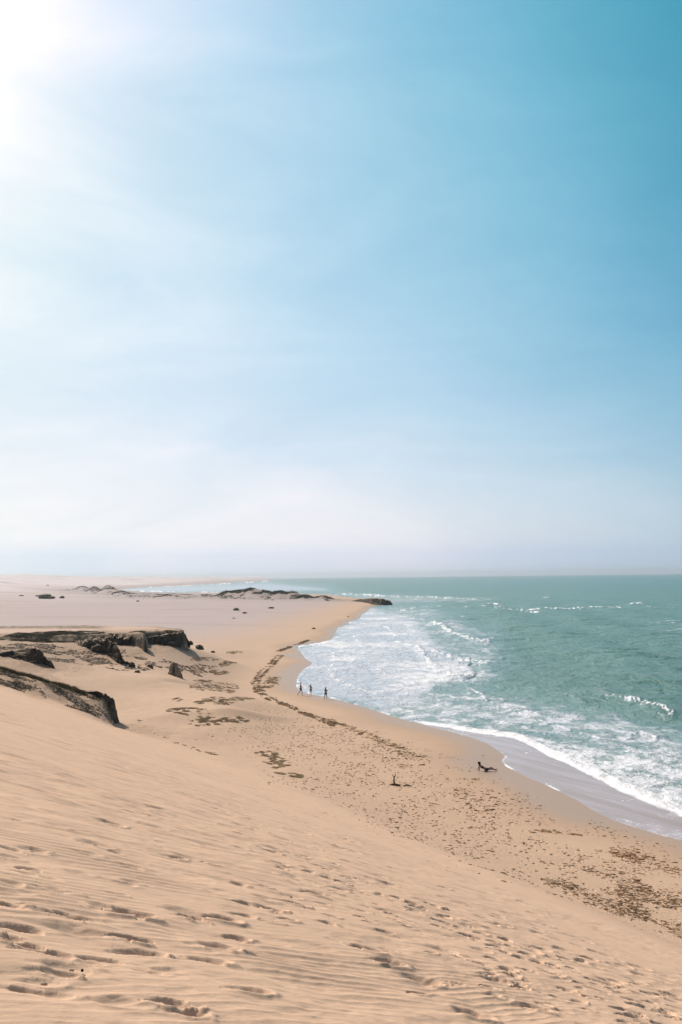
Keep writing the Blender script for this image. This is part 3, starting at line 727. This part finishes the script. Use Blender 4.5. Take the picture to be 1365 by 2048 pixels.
# scrub on far dunes and the plateau rim
def bumps_scrub(ids, n, name, label, size, kind='stuff'):
    ws = []; u = np.random.default_rng(len(ids)*7+n)
    for i in ids:
        bx_, by_, h, wx_, wr, a = BUMPS[i]; q = u.normal(0, .8 if ids[0] >= 11 else .66, (n, 2))
        ws.append(np.stack([bx_+q[:, 0]*wx_*math.cos(a)+q[:, 1]*wr*math.sin(a)*.8, by_-q[:, 0]*wx_*math.sin(a)+q[:, 1]*wr*math.cos(a)*.8], 1))
    w = np.vstack(ws); k = fbm(w[:, 0]/7, w[:, 1]/9, 3, 201); p = ground_pts(w[k > .02])
    o = scatter(name, p, u.uniform(size[0], size[1], len(p)), CL, SCRUB, .8)
    tag(o, label, 'scrub', kind=kind)
bumps_scrub(range(0, 8), 900, 'dune_scrub', 'dark low scrub covering the sand dunes of the headland behind the beach', (.5, 1.6))
bumps_scrub(range(8, 11), 900, 'dune_scrub', 'thin line of low scrub along the rim of the plain, left of the headland', (.4, 1.1))
bumps_scrub(range(11, 15), 700, 'dune_scrub', 'farthest scrub on the low dunes at the left, before the bay', (.6, 1.7))
def bush(px, py, w, h, label):
    x, y, z = hit(px, py); r = math.hypot(x, y); a = w*.5*r/F; hz = h*r/F; u = np.random.default_rng(int(px*3))
    q = u.normal(0, .42, (160, 3)); q = q[(q**2).sum(1) < 1]
    p = np.stack([q[:, 0]*a, q[:, 1]*a*.8, np.abs(q[:, 2])*hz*.9], 1)
    o = scatter('bush', p, u.uniform(.22, .42, len(p))*min(a, 2.), CL, SCRUB, .8); o.location = (x, y, z-.05)
    tag(o, label, 'bush', 'bushes on the far plain')
bush(473, 1221, 13, 6, 'largest dark bush alone on the plain in front of the headland scrub')
bush(490, 1227, 10, 4, 'dark bush just right of and nearer than the largest plain bush')
bush(468, 1237, 6, 2, 'tiny bush nearer than the pair of dark plain bushes')
bush(276, 1203, 7, 3, 'small bush on the open plain between the big far rock and the headland')
bush(543, 1217, 12, 4, 'pale brown bush right of the pair of dark plain bushes')
bush(697, 1234, 5, 2, 'tiny dark bush close to the water below the headland rock shelf')
bush(628, 1258, 7, 4, 'small bush at the upper end of the long seaweed line')
bush(354, 1193, 5, 3, 'small far bush below the rim scrub line')
bush(96, 1171, 6, 2, 'faint bush highest on the far left sand')
# grass and pebbly scrub on the near ridge and plateau front
u = np.random.default_rng(5)
def rubble_lib(seed):
    bm = bmesh.new(); bmesh.ops.create_icosphere(bm, subdivisions=1, radius=1)
    for v in bm.verts: v.co *= 1+.5*mnoise.noise(v.co*1.3+Vector((seed*3.1, 0, 0)))
    V = np.array([tuple(v.co) for v in bm.verts])*np.array([1, .8, .6]); Fc = np.array([[v.index for v in f.verts] for f in bm.faces]); bm.free(); return V, Fc
RL = [rubble_lib(s) for s in range(8)]
RL0 = RL
def along(line, n, side0, side1, seed):
    P = np.array(line); L = np.hypot(*(P[1:]-P[:-1]).T); c = np.concatenate([[0], np.cumsum(L)]); t = np.random.default_rng(seed).uniform(0, c[-1], n)
    x = np.interp(t, c, P[:, 0]); y = np.interp(t, c, P[:, 1]); i = np.clip(np.searchsorted(c, t)-1, 0, len(L)-1)
    d = (P[1:]-P[:-1])[i]/L[i][:, None]; o_ = np.random.default_rng(seed+1).uniform(side0, side1, n)
    return np.stack([x-d[:, 1]*o_, y+d[:, 0]*o_], 1)
w = along(RX[1:], 5200, -1.6, 1.0, 61); w = w[w[:, 0]/w[:, 1] < -.228]; k = fbm(w[:, 0]/1.3, w[:, 1]/1.3, 3, 211); w = w[k > -.02]
tag(scatter('dry_grass', ground_pts(w), u.uniform(.14, .34, len(w)), BL, GRASS, 1.), 'dry olive grass along the crest of the near ridge at the left', 'grass', kind='stuff')
w = along(RX[1:], 15000, -6.5, 1.0, 65); w = w[w[:, 0]/w[:, 1] < -.229]; k = fbm(w[:, 0]/1.6, w[:, 1]/1.6, 4, 213)+u.normal(0, .16, len(w)); w = w[k > .13]
tag(scatter('ground_scrub', ground_pts(w), u.uniform(.05, .17, len(w)), CL, SCRUB, .6), 'crumbly dark scrub and twigs on the sandy side of the near ridge', 'scrub', kind='stuff')
w = along(RX[1:], 3000, -6., 1.0, 67); w = w[w[:, 0]/w[:, 1] < -.226]; w = w[fbm(w[:, 0]/1.2, w[:, 1]/1.2, 3, 221)+u.normal(0, .1, len(w)) > .06]
tag(scatter('rubble', ground_pts(w), u.uniform(.04, .16, len(w)), RL0, mat_flat('crumbled_crust', (.16, .12, .08), (.30, .23, .16), 2.), .8), 'brown crumbs of broken crust on the side of the near ridge', 'rubble', kind='stuff')
# plateau front scrub band
w = along(PLAT[1:7], 14000, -2.5, 13, 71)
pw, _ = proj(w[:, 0], w[:, 1], w[:, 0]*0+7.)
k = fbm(w[:, 0]/2.2, w[:, 1]/2.2, 4, 215)+.45*ss(260, 120, pw)-.28; w = w[k > 0]
if len(w): tag(scatter('plateau_scrub', ground_pts(w), u.uniform(.12, .42, len(w)), CL, SCRUB, .6), 'dark scrub covering the left end of the flat-topped plateau', 'scrub', kind='stuff')
# rubble in the hollow between near ridge and plateau
p1 = [dirpt(px, r) for px, r in [(-60,130),(0,127),(60,131),(120,136),(165,141)]]
w = along(p1, 5200, -5, 9, 81); k = fbm(w[:, 0]/2.2, w[:, 1]/2.2, 3, 217); w = w[k > -.08]
wd = w[u.random(len(w)) > .8]
tag(scatter('rubble', ground_pts(wd+.3), u.uniform(.1, .38, len(wd)), RL, ROCK, .8), 'dark stones among the paler rubble left of the largest cliff', 'rubble', kind='stuff')
tag(scatter('rubble', ground_pts(w), u.uniform(.06, .3, len(w))**1.2, RL, mat_flat('sandy_stone', (.20,.15,.10), (.40,.30,.21), 2.), .8), 'sandy broken stones in the hollow left of the largest cliff', 'rubble', kind='stuff')
p1 = [dirpt(px, r) for px, r in [(180,136),(230,139),(270,141),(300,146),(330,141)]]
w = along(p1, 3200, -6, 6, 83); k = fbm(w[:, 0]/1.6, w[:, 1]/1.6, 3, 219)+u.normal(0, .08, len(w)); w = w[k > .10]
tag(scatter('rubble', ground_pts(w), u.uniform(.05, .22, len(w)), RL, ROCK, .8), 'small dark stones strewn on the sand at the foot of the cliffs', 'rubble', kind='stuff')

# ------------------------------------------------------------------ seaweed and beach litter
def litter(name, label, line, n, width, size, mat, seed, thr=-.1, zz=1.0, cat='seaweed'):
    L = [at(px, py, zz) for px, py in line]
    w = along(L, n, -width, width, seed); g_ = np.random.default_rng(seed+5)
    w += g_.normal(0, width*.25, w.shape)
    k = fbm(w[:, 0]/1.8, w[:, 1]/2.6, 4, seed)+g_.normal(0, .06, len(w)); w = w[k > thr]
    p = ground_pts(w); p = p[p[:, 2] > .06]
    if len(p) < 3: return
    if seed in (301, 303): p[:, 2] += .07
    s = g_.gamma(2.2, size*.4, len(p)); s = np.clip(s, size*.25, size*3)
    tag(scatter(name, p, s, FL, mat, .9, align=-.35), label, cat, kind='stuff')
litter('seaweed_wrack', 'curved dark line of dried seaweed behind the walking people', WRACK, 5200, .6, .095, WEEDD, 301, -.12, 1.2)
litter('seaweed_wrack', 'short straight seaweed line at the upper bend of the beach', [(557,1291),(580,1282),(617,1270)], 900, .4, .18, WEEDD, 303, -.3, 1.5)
litter('seaweed_wrack', 'small inner curl of seaweed beside the curved dark line', [(547,1342),(540,1356),(528,1364)], 350, .8, .18, WEED, 305, -.1, 1.1)
litter('seaweed_wrack', 'brown seaweed trail running from the curved line toward the lying person', [(640,1425),(690,1442),(740,1462),(790,1484),(830,1503),(880,1522),(950,1543)], 1500, .7, .085, WEED, 307, -.0, .9)
litter('seaweed_wrack', 'seaweed heap on the beach between the driftwood stake and the water', [(765,1480),(800,1500),(825,1525)], 420, 2.0, .085, WEEDD, 309, .03, .9)
litter('beach_litter', 'dark specks of litter scattered over the trodden middle of the beach', [(560,1450),(640,1480),(720,1520),(800,1560),(900,1610),(1000,1650),(1100,1700),(1250,1760)], 12500, 8, .05, WEEDD, 311, .02, .9, 'litter')
litter('seaweed_wrack', 'patch of seaweed right of the driftwood stake', [(930,1565),(980,1595),(1030,1618)], 520, 1.8, .075, WEEDD, 313, .03, .8)
litter('seaweed_wrack', 'thin dotted seaweed line across the middle of the right beach', [(1060,1655),(1110,1648),(1160,1652)], 230, .5, .07, WEED, 315, -.1, .7)
litter('seaweed_wrack', 'rusty orange seaweed patch near the right edge of the beach', [(1228,1685),(1255,1705),(1310,1728)], 1000, 1.3, .065, WEEDR, 317, -.02, .7)
litter('seaweed_wrack', 'thick dark seaweed field at the right edge under the rusty patch', [(1120,1740),(1200,1765),(1280,1790),(1365,1815),(1440,1840)], 6000, 2.6, .052, WEEDD, 319, -.02, .8)
litter('seaweed_wrack', 'lower brown seaweed specks at the right edge by the dune foot', [(1180,1800),(1260,1835),(1365,1870)], 1900, 1.9, .045, WEEDD, 321, .03, .8)
litter('seaweed_wrack', 'upper seaweed specks at the right edge nearest the wet sand', [(1200,1690),(1290,1720),(1365,1760),(1440,1790)], 1300, 2.2, .05, WEED, 323, .04, .6)
litter('seaweed_wrack', 'scattered twigs on the sand right of the near ridge rock', [(285,1452),(300,1462),(340,1480),(430,1500)], 160, .6, .12, WEEDD, 325, .05, 2.)

# driftwood stake
def tube(pts, rad, nseg=8, jit=.12):
    V, Fc = [], []
    for i, (p, r) in enumerate(zip(pts, rad)):
        p = Vector(p); t = (Vector(pts[min(i+1, len(pts)-1)])-Vector(pts[max(i-1, 0)])).normalized(); a = t.orthogonal().normalized(); b = t.cross(a)
        for k in range(nseg):
            an = 6.283*k/nseg; q = r*(1+random.uniform(-jit, jit)); V.append(tuple(p+a*math.cos(an)*q+b*math.sin(an)*q))
    for i in range(len(pts)-1):
        for k in range(nseg): Fc.append((i*nseg+k, i*nseg+(k+1) % nseg, (i+1)*nseg+(k+1) % nseg, (i+1)*nseg+k))
    Fc.append(tuple(range(nseg-1, -1, -1))); Fc.append(tuple((len(pts)-1)*nseg+k for k in range(nseg)))
    return V, Fc
sx, sy, sz = hit(789, 1571)
root = bpy.data.objects.new('driftwood_stake', None); COL.objects.link(root); root.location = (sx, sy, sz); root.scale = (1.3, 1.3, 1.3)
tag(root, 'gnarled driftwood stake standing upright in the sand in the middle of the beach', 'driftwood')
def sub(name, parts):
    V, Fc = [], []
    for v, f in parts: b = len(V); V += v; Fc += [tuple(i+b for i in q) for q in f]
    return new_mesh(name, V, Fc, WOOD, root)
sub('post', [tube([(0,0,-.15),(.01,0,.1),(-.02,.01,.28),(.01,0,.45),(0,.01,.52)], [.055,.05,.04,.036,.03]), tube([(.0,0,.42),(.06,0,.56),(.07,.01,.66)], [.028,.024,.014]), tube([(0,0,.44),(-.06,0,.55),(-.10,.01,.62)], [.026,.02,.012])])
sub('root', [tube([(-.28,.05,.0),(-.12,.02,.05),(0,0,.05),(.15,-.02,.05),(.35,-.08,.02)], [.03,.06,.07,.06,.03]), tube([(.5,-.1,.0),(.7,-.14,.05),(1.0,-.2,.0)], [.03,.045,.02])])

# ------------------------------------------------------------------ people
def skin_body(name, J, E, parent, mat, mirrorless=True, sub=2):
    me = bpy.data.meshes.new(name); names = list(J); idx = {n: i for i, n in enumerate(names)}
    me.from_pydata([J[n][0] for n in names], [(idx[a], idx[b]) for a, b in E], [])
    o = bpy.data.objects.new(name, me); COL.objects.link(o)
    bm = bmesh.new(); bm.from_mesh(me); bm.verts.ensure_lookup_table(); ly = bm.verts.layers.skin.verify()
    for n in names:
        v = bm.verts[idx[n]]; r = J[n][1]; v[ly].radius = r if isinstance(r, tuple) else (r, r)
    bm.verts[0][ly].use_root = True
    bm.to_mesh(me); bm.free()
    md = o.modifiers.new('skin', 'SKIN'); md.use_smooth_shade = True
    s_ = o.modifiers.new('sub', 'SUBSURF'); s_.levels = sub; s_.render_levels = sub
    dg = bpy.context.evaluated_depsgraph_get(); dg.update()
    nm = bpy.data.meshes.new_from_object(o.evaluated_get(dg)); bpy.data.objects.remove(o)
    nm.materials.clear(); nm.materials.append(mat); nm.shade_smooth()
    r_ = bpy.data.objects.new(name, nm); COL.objects.link(r_); r_.parent = parent; return r_
def person(px, py, facing, hgt, pose, hair, wear, cat_label, lying=False, tall=None):
    """joints in metres for a 1.72 m figure; +Y is the way the figure faces, +X its right"""
    x, y, z = hit(px, py) if not lying else hit(px, py)
    root = bpy.data.objects.new('person', None); COL.objects.link(root); root.location = (x, y, max(z, .02))
    root.rotation_euler.z = facing; k = hgt/1.72; root.scale = (k, k, k); tag(root, cat_label, 'person')
    P = dict(pelvis=(0,0,.93), spine=(0,.01,1.08), chest=(0,0,1.28), neck=(0,0,1.45), jaw=(0,.03,1.53), head=(0,.015,1.62), crown=(0,0,1.68),
             shL=(-.17,0,1.40), elL=(-.23,-.02,1.13), wrL=(-.24,.08,.90), shR=(.17,0,1.40), elR=(.23,-.02,1.13), wrR=(.24,.08,.90),
             hipL=(-.09,0,.88), knL=(-.10,.02,.49), anL=(-.10,-.02,.08), toL=(-.11,.15,.03), hipR=(.09,0,.88), knR=(.10,.02,.49), anR=(.10,-.02,.08), toR=(.11,.15,.03))
    P.update(pose)
    rad = dict(pelvis=(.15,.105), spine=(.125,.095), chest=(.15,.11), neck=.052, jaw=(.068,.075), head=(.078,.095), crown=(.06,.07), shL=.058, shR=.058,
               elL=.038, elR=.038, wrL=.026, wrR=.026, hipL=.09, hipR=.09, knL=.056, knR=.056, anL=.036, anR=.036, toL=(.04,.022), toR=(.04,.022))
    J = {n: (P[n], rad[n]) for n in P}
    E = [('pelvis','spine'),('spine','chest'),('chest','neck'),('neck','jaw'),('jaw','head'),('head','crown'),('chest','shL'),('shL','elL'),('elL','wrL'),
         ('chest','shR'),('shR','elR'),('elR','wrR'),('pelvis','hipL'),('hipL','knL'),('knL','anL'),('anL','toL'),('pelvis','hipR'),('hipR','knR'),('knR','anR'),('anR','toR')]
    hd = Vector(P['head']); up = (Vector(P['crown'])-Vector(P['jaw'])).normalized(); fw = Vector((0, 1, 0)); fw = (fw-up*fw.dot(up)).normalized()
    J['nose'] = (tuple(hd+fw*.105-up*.03), .012); E.append(('head', 'nose'))
    for s in 'LR':                       # palm, four unequal fingers and a thumb
        w = Vector(P['wr'+s]); d = (w-Vector(P['el'+s])).normalized(); sd_ = d.orthogonal().normalized(); nn = d.cross(sd_)
        J['pm'+s] = (tuple(w+d*.07), (.034, .018)); E.append(('wr'+s, 'pm'+s))
        for f, (o_, l) in enumerate(((-.027,.062),(-.009,.075),(.009,.07),(.027,.055))):
            a = w+d*.10+sd_*o_; b = a+d*l*.5+nn*.008; c = b+d*l*.45+nn*.022
            for q, (v, r) in enumerate(((a,.0095),(b,.0085),(c,.007))): J[f'f{s}{f}{q}'] = (tuple(v), r)
            E += [('pm'+s, f'f{s}{f}0'), (f'f{s}{f}0', f'f{s}{f}1'), (f'f{s}{f}1', f'f{s}{f}2')]
        a = w+d*.045-sd_*.035; b = a+d*.035-sd_*.022+nn*.01
        J['t'+s+'0'] = (tuple(a), .011); J['t'+s+'1'] = (tuple(b), .009); E += [('pm'+s, 't'+s+'0'), ('t'+s+'0', 't'+s+'1')]
    skin_body('body', J, E, root, SKIN1)
    # hair
    cap = {'a': (tuple(hd-fw*.03+up*.0), (.098,.104)), 'b': (tuple(hd-fw*.015+up*.062), (.088,.095))}; e = [('a', 'b')]
    if hair == 'long':
        cap['c'] = (tuple(hd-fw*.075-up*.11), (.075,.05)); cap['d'] = (tuple(hd-fw*.09-up*.27), (.085,.04)); e += [('a','c'),('c','d')]
    skin_body('hair', cap, e, root, HAIR)
    V = Vector
    for nm, m in wear:
        if nm == 'shorts':
            def lp(a, b, t): return tuple(V(P[a]).lerp(V(P[b]), t))
            W = {'p': (lp('pelvis','spine',.25), (.16,.122)), 'l0': (P['hipL'], .108), 'l1': (lp('hipL','knL',.55), .092), 'r0': (P['hipR'], .108), 'r1': (lp('hipR','knR',.55), .092)}
            skin_body('swim_shorts', W, [('p','l0'),('l0','l1'),('p','r0'),('r0','r1')], root, CLOTH[m])
        if nm == 'top':
            W = {'a': (tuple(V(P['spine']).lerp(V(P['chest']), .1)), (.142,.11)), 'b': (P['chest'], (.168,.125)), 'c': (tuple(V(P['chest']).lerp(V(P['neck']), .55)), (.12,.085)),
                 'l': (tuple(V(P['shL']).lerp(V(P['elL']), .15)), .068), 'r': (tuple(V(P['shR']).lerp(V(P['elR']), .15)), .068)}
            skin_body('shirt', W, [('b','a'),('b','c'),('b','l'),('b','r')], root, CLOTH[m])
        if nm == 'bikini':
            W = {'b': (tuple(V(P['chest'])-V((0,0,.02))), (.158,.12)), 'c': (tuple(V(P['chest'])+V((0,0,.06))), (.15,.115))}
            skin_body('bikini_top', W, [('b','c')], root, CLOTH[m])
            W = {'p': (P['pelvis'], (.156,.115)), 'l0': (P['hipL'], .098), 'r0': (P['hipR'], .098)}
            skin_body('bikini_bottom', W, [('p','l0'),('p','r0')], root, CLOTH[m])
    return root
person(602, 1391, -1.25, 1.76, dict(knR=(.10,.16,.50), anR=(.10,.12,.09), toR=(.11,.29,.04), knL=(-.10,-.06,.50), anL=(-.10,-.42,.16), toL=(-.11,-.36,.03),
       elL=(-.24,.12,1.14), wrL=(-.22,.34,1.02), elR=(.24,-.14,1.15), wrR=(.25,-.16,.90)), 'short', [('shorts','olive'),('top','black')],
       'person striding in olive shorts and dark top, leftmost of the three walkers')
person(622, 1391, 0.25, 1.46, dict(knR=(.12,.10,.49), anR=(.13,.10,.08), toR=(.14,.26,.03), knL=(-.12,-.04,.49), anL=(-.13,-.18,.10), toL=(-.14,-.04,.03),
       elL=(-.36,.04,1.50), wrL=(-.14,.06,1.66)), 'long', [('bikini','black')],
       'person raising a hand to long dark hair, middle of the three walkers')
person(652, 1399, -0.35, 1.56, dict(knR=(.13,.12,.49), anR=(.17,.08,.08), toR=(.18,.23,.03), knL=(-.13,-.02,.49), anL=(-.17,-.14,.09), toL=(-.19,.0,.03),
       elL=(-.22,.12,1.16), wrL=(-.10,.26,1.20), elR=(.22,.12,1.16), wrR=(.10,.26,1.22)), 'long', [('top','slate'),('shorts','black')],
       'person in slate top with both arms held in front, rightmost of the three walkers')
# reclining: leaning back on straight arms, one knee raised, feet to the right of the picture
person(972, 1542, -math.pi/2+.05, 1.80, dict(pelvis=(0,.0,.13), spine=(0,-.12,.22), chest=(0,-.32,.33), neck=(0,-.44,.45), jaw=(0,-.44,.53), head=(0,-.47,.61), crown=(0,-.50,.67),
       shL=(-.17,-.41,.40), elL=(-.21,-.55,.22), wrL=(-.21,-.54,.05), shR=(.17,-.41,.40), elR=(.21,-.55,.22), wrR=(.21,-.54,.05),
       hipL=(-.09,.05,.12), knL=(-.11,.45,.12), anL=(-.12,.86,.07), toL=(-.12,.93,.17), hipR=(.09,.05,.12), knR=(.11,.40,.29), anR=(.11,.72,.07), toR=(.11,.87,.04)),
       'long', [('top','black'),('shorts','slate')], 'person lying back on straight arms on the bare sand near the wet edge', lying=True)

# ------------------------------------------------------------------ haze
bm = bmesh.new(); bmesh.ops.create_cube(bm, size=1)
for v in bm.verts: v.co = Vector((v.co.x*27000, v.co.y*27000, (v.co.z+.5)*60-6))
me = bpy.data.meshes.new('haze'); bm.to_mesh(me); bm.free(); hz = bpy.data.objects.new('haze', me); COL.objects.link(hz)
t = NT('sea_haze'); pv = t.n('ShaderNodeVolumePrincipled'); pv.inputs['Density'].default_value = 1.1e-4; pv.inputs['Color'].default_value = (.87, .95, 1., 1); pv.inputs['Anisotropy'].default_value = .5
t.l(pv.outputs[0], t.out.inputs['Volume']); me.materials.append(t.m); tag(hz, 'thin sea haze over the far coast', kind='stuff')

# ------------------------------------------------------------------ sun and sky
sun = bpy.data.lights.new('sun', 'SUN'); sun.energy = 3.9; sun.angle = math.radians(1.); sun.color = (1, .93, .84)
so = bpy.data.objects.new('sun', sun); COL.objects.link(so)
sd_ = Vector((math.sin(SUN_AZ)*math.cos(SUN_EL), math.cos(SUN_AZ)*math.cos(SUN_EL), math.sin(SUN_EL)))
so.rotation_euler = sd_.to_track_quat('Z', 'Y').to_euler(); so.location = sd_*100

w = bpy.data.worlds.new("World"); SC.world = w; w.use_nodes = True; nt = w.node_tree
bg = nt.nodes['Background']; bg.inputs[1].default_value = .1
N = lambda ty: nt.nodes.new(ty)
def mth(op, a, b=None, clamp=False):
    x = N('ShaderNodeMath'); x.operation = op; x.use_clamp = clamp
    for i, v in enumerate((a, b)):
        if v is None: continue
        if isinstance(v, (int, float)): x.inputs[i].default_value = v
        else: nt.links.new(v, x.inputs[i])
    return x.outputs[0]
tc = N('ShaderNodeTexCoord'); sep = N('ShaderNodeSeparateXYZ'); nt.links.new(tc.outputs['Generated'], sep.inputs[0])
zc = mth('MAXIMUM', sep.outputs[2], .0227); cmb = N('ShaderNodeCombineXYZ')
nt.links.new(sep.outputs[0], cmb.inputs[0]); nt.links.new(sep.outputs[1], cmb.inputs[1]); nt.links.new(zc, cmb.inputs[2])
nrm = N('ShaderNodeVectorMath'); nrm.operation = 'NORMALIZE'; nt.links.new(cmb.outputs[0], nrm.inputs[0])
sky = N('ShaderNodeTexSky'); sky.sky_type = 'NISHITA'; sky.sun_disc = False; sky.sun_elevation = SUN_EL; sky.sun_rotation = SUN_AZ
sky.air_density = 1; sky.dust_density = 1.5; sky.ozone_density = 2; nt.links.new(nrm.outputs[0], sky.inputs[0])
dt = N('ShaderNodeVectorMath'); dt.operation = 'DOT_PRODUCT'; nt.links.new(nrm.outputs[0], dt.inputs[0]); dt.inputs[1].default_value = sd_
ang = mth('MULTIPLY', mth('ARCCOSINE', dt.outputs['Value']), 180/math.pi)
el = mth('MULTIPLY', mth('ARCSINE', zc), 180/math.pi)
def vm(op, a, b):
    x = N('ShaderNodeVectorMath'); x.operation = op
    for i, v in enumerate((a, b)):
        if isinstance(v, tuple): x.inputs[i].default_value = v
        else: nt.links.new(v, x.inputs[i])
    return x.outputs[0]
# colour grade of this particular sky: smooth gain by angle from the sun (u) and height over the horizon (v)
su = mth('DIVIDE', mth('SUBTRACT', mth('MINIMUM', mth('MAXIMUM', ang, 28), 75), 50), 20); sv = mth('DIVIDE', mth('MINIMUM', el, 30), 30)
se = mth('POWER', math.exp(-1/2.5), el)
gx = N('ShaderNodeCombineXYZ')
TERMS = [[0, 0], [1, 0], [2, 0], [3, 0], [0, 1], [1, 1], [2, 1], [0, 2], [1, 2], [0, 3]]
COEF = [[0.1515, 0.5525, 0.1884, -0.4411, 1.1636, -1.3715, -1.6794, -1.2765, -1.4616, -0.5587, -0.1918], [-0.1433, 0.4013, 0.0809, -0.2437, 1.8452, -0.7449, -0.7256, -1.5554, -0.2641, 0.2583, 0.6531], [-0.0213, 0.4485, -0.0914, -0.1164, 0.8973, -0.6184, -0.3942, -0.5562, -0.36, -0.0615, 1.2356]]
def powr(x, k):
    r = None
    for _ in range(k): r = x if r is None else mth('MULTIPLY', r, x)
    return r
mono = []
for a_, b_ in TERMS:
    p, q = powr(su, a_), powr(sv, b_)
    mono.append(None if p is None and q is None else p if q is None else q if p is None else mth('MULTIPLY', p, q))
for i in range(3):
    t_ = mth('MULTIPLY', se, COEF[i][-1])
    for m_, c_ in zip(mono, COEF[i]): t_ = mth('ADD', t_, c_ if m_ is None else mth('MULTIPLY', m_, c_))
    nt.links.new(mth('EXPONENT', t_), gx.inputs[i])
gain = gx.outputs[0]
hi = mth('DIVIDE', mth('SUBTRACT', el, 33), 22, True)
mx = N('ShaderNodeMix'); mx.data_type = 'VECTOR'; nt.links.new(hi, mx.inputs[0]); nt.links.new(gain, mx.inputs[4]); mx.inputs[5].default_value = (1.12, .96, .76)  # unseen sky overhead warmed, added to make the shadow fill browner
# faint high cirrus
mp = N('ShaderNodeMapping'); nt.links.new(nrm.outputs[0], mp.inputs[0]); mp.inputs['Scale'].default_value = (2., 1.2, 7.); mp.inputs['Rotation'].default_value = (.25, .1, .2)
cn = N('ShaderNodeTexNoise'); nt.links.new(mp.outputs[0], cn.inputs['Vector']); cn.inputs['Scale'].default_value = 1.6; cn.inputs['Detail'].default_value = 6; cn.inputs['Roughness'].default_value = .55; cn.inputs['Distortion'].default_value = .5
cf = mth('ADD', mth('MULTIPLY', cn.outputs['Fac'], .34), .83)
sk = vm('MULTIPLY', sky.outputs[0], mx.outputs[1]); cc = N('ShaderNodeCombineXYZ')
nt.links.new(mth('POWER', cf, 2.), cc.inputs[0]); nt.links.new(cf, cc.inputs[1]); nt.links.new(mth('POWER', cf, .6), cc.inputs[2])
nt.links.new(vm('MULTIPLY', sk, cc.outputs[0]), bg.inputs[0])

SC.view_settings.view_transform = 'Standard'; SC.view_settings.look = 'None'; SC.view_settings.gamma = 1; SC.view_settings.exposure = 0
SC.cycles.use_denoising = True
SC.cycles.max_bounces = 6; SC.cycles.diffuse_bounces = 5; SC.cycles.glossy_bounces = 2; SC.cycles.volume_bounces = 0; SC.cycles.transparent_max_bounces = 8
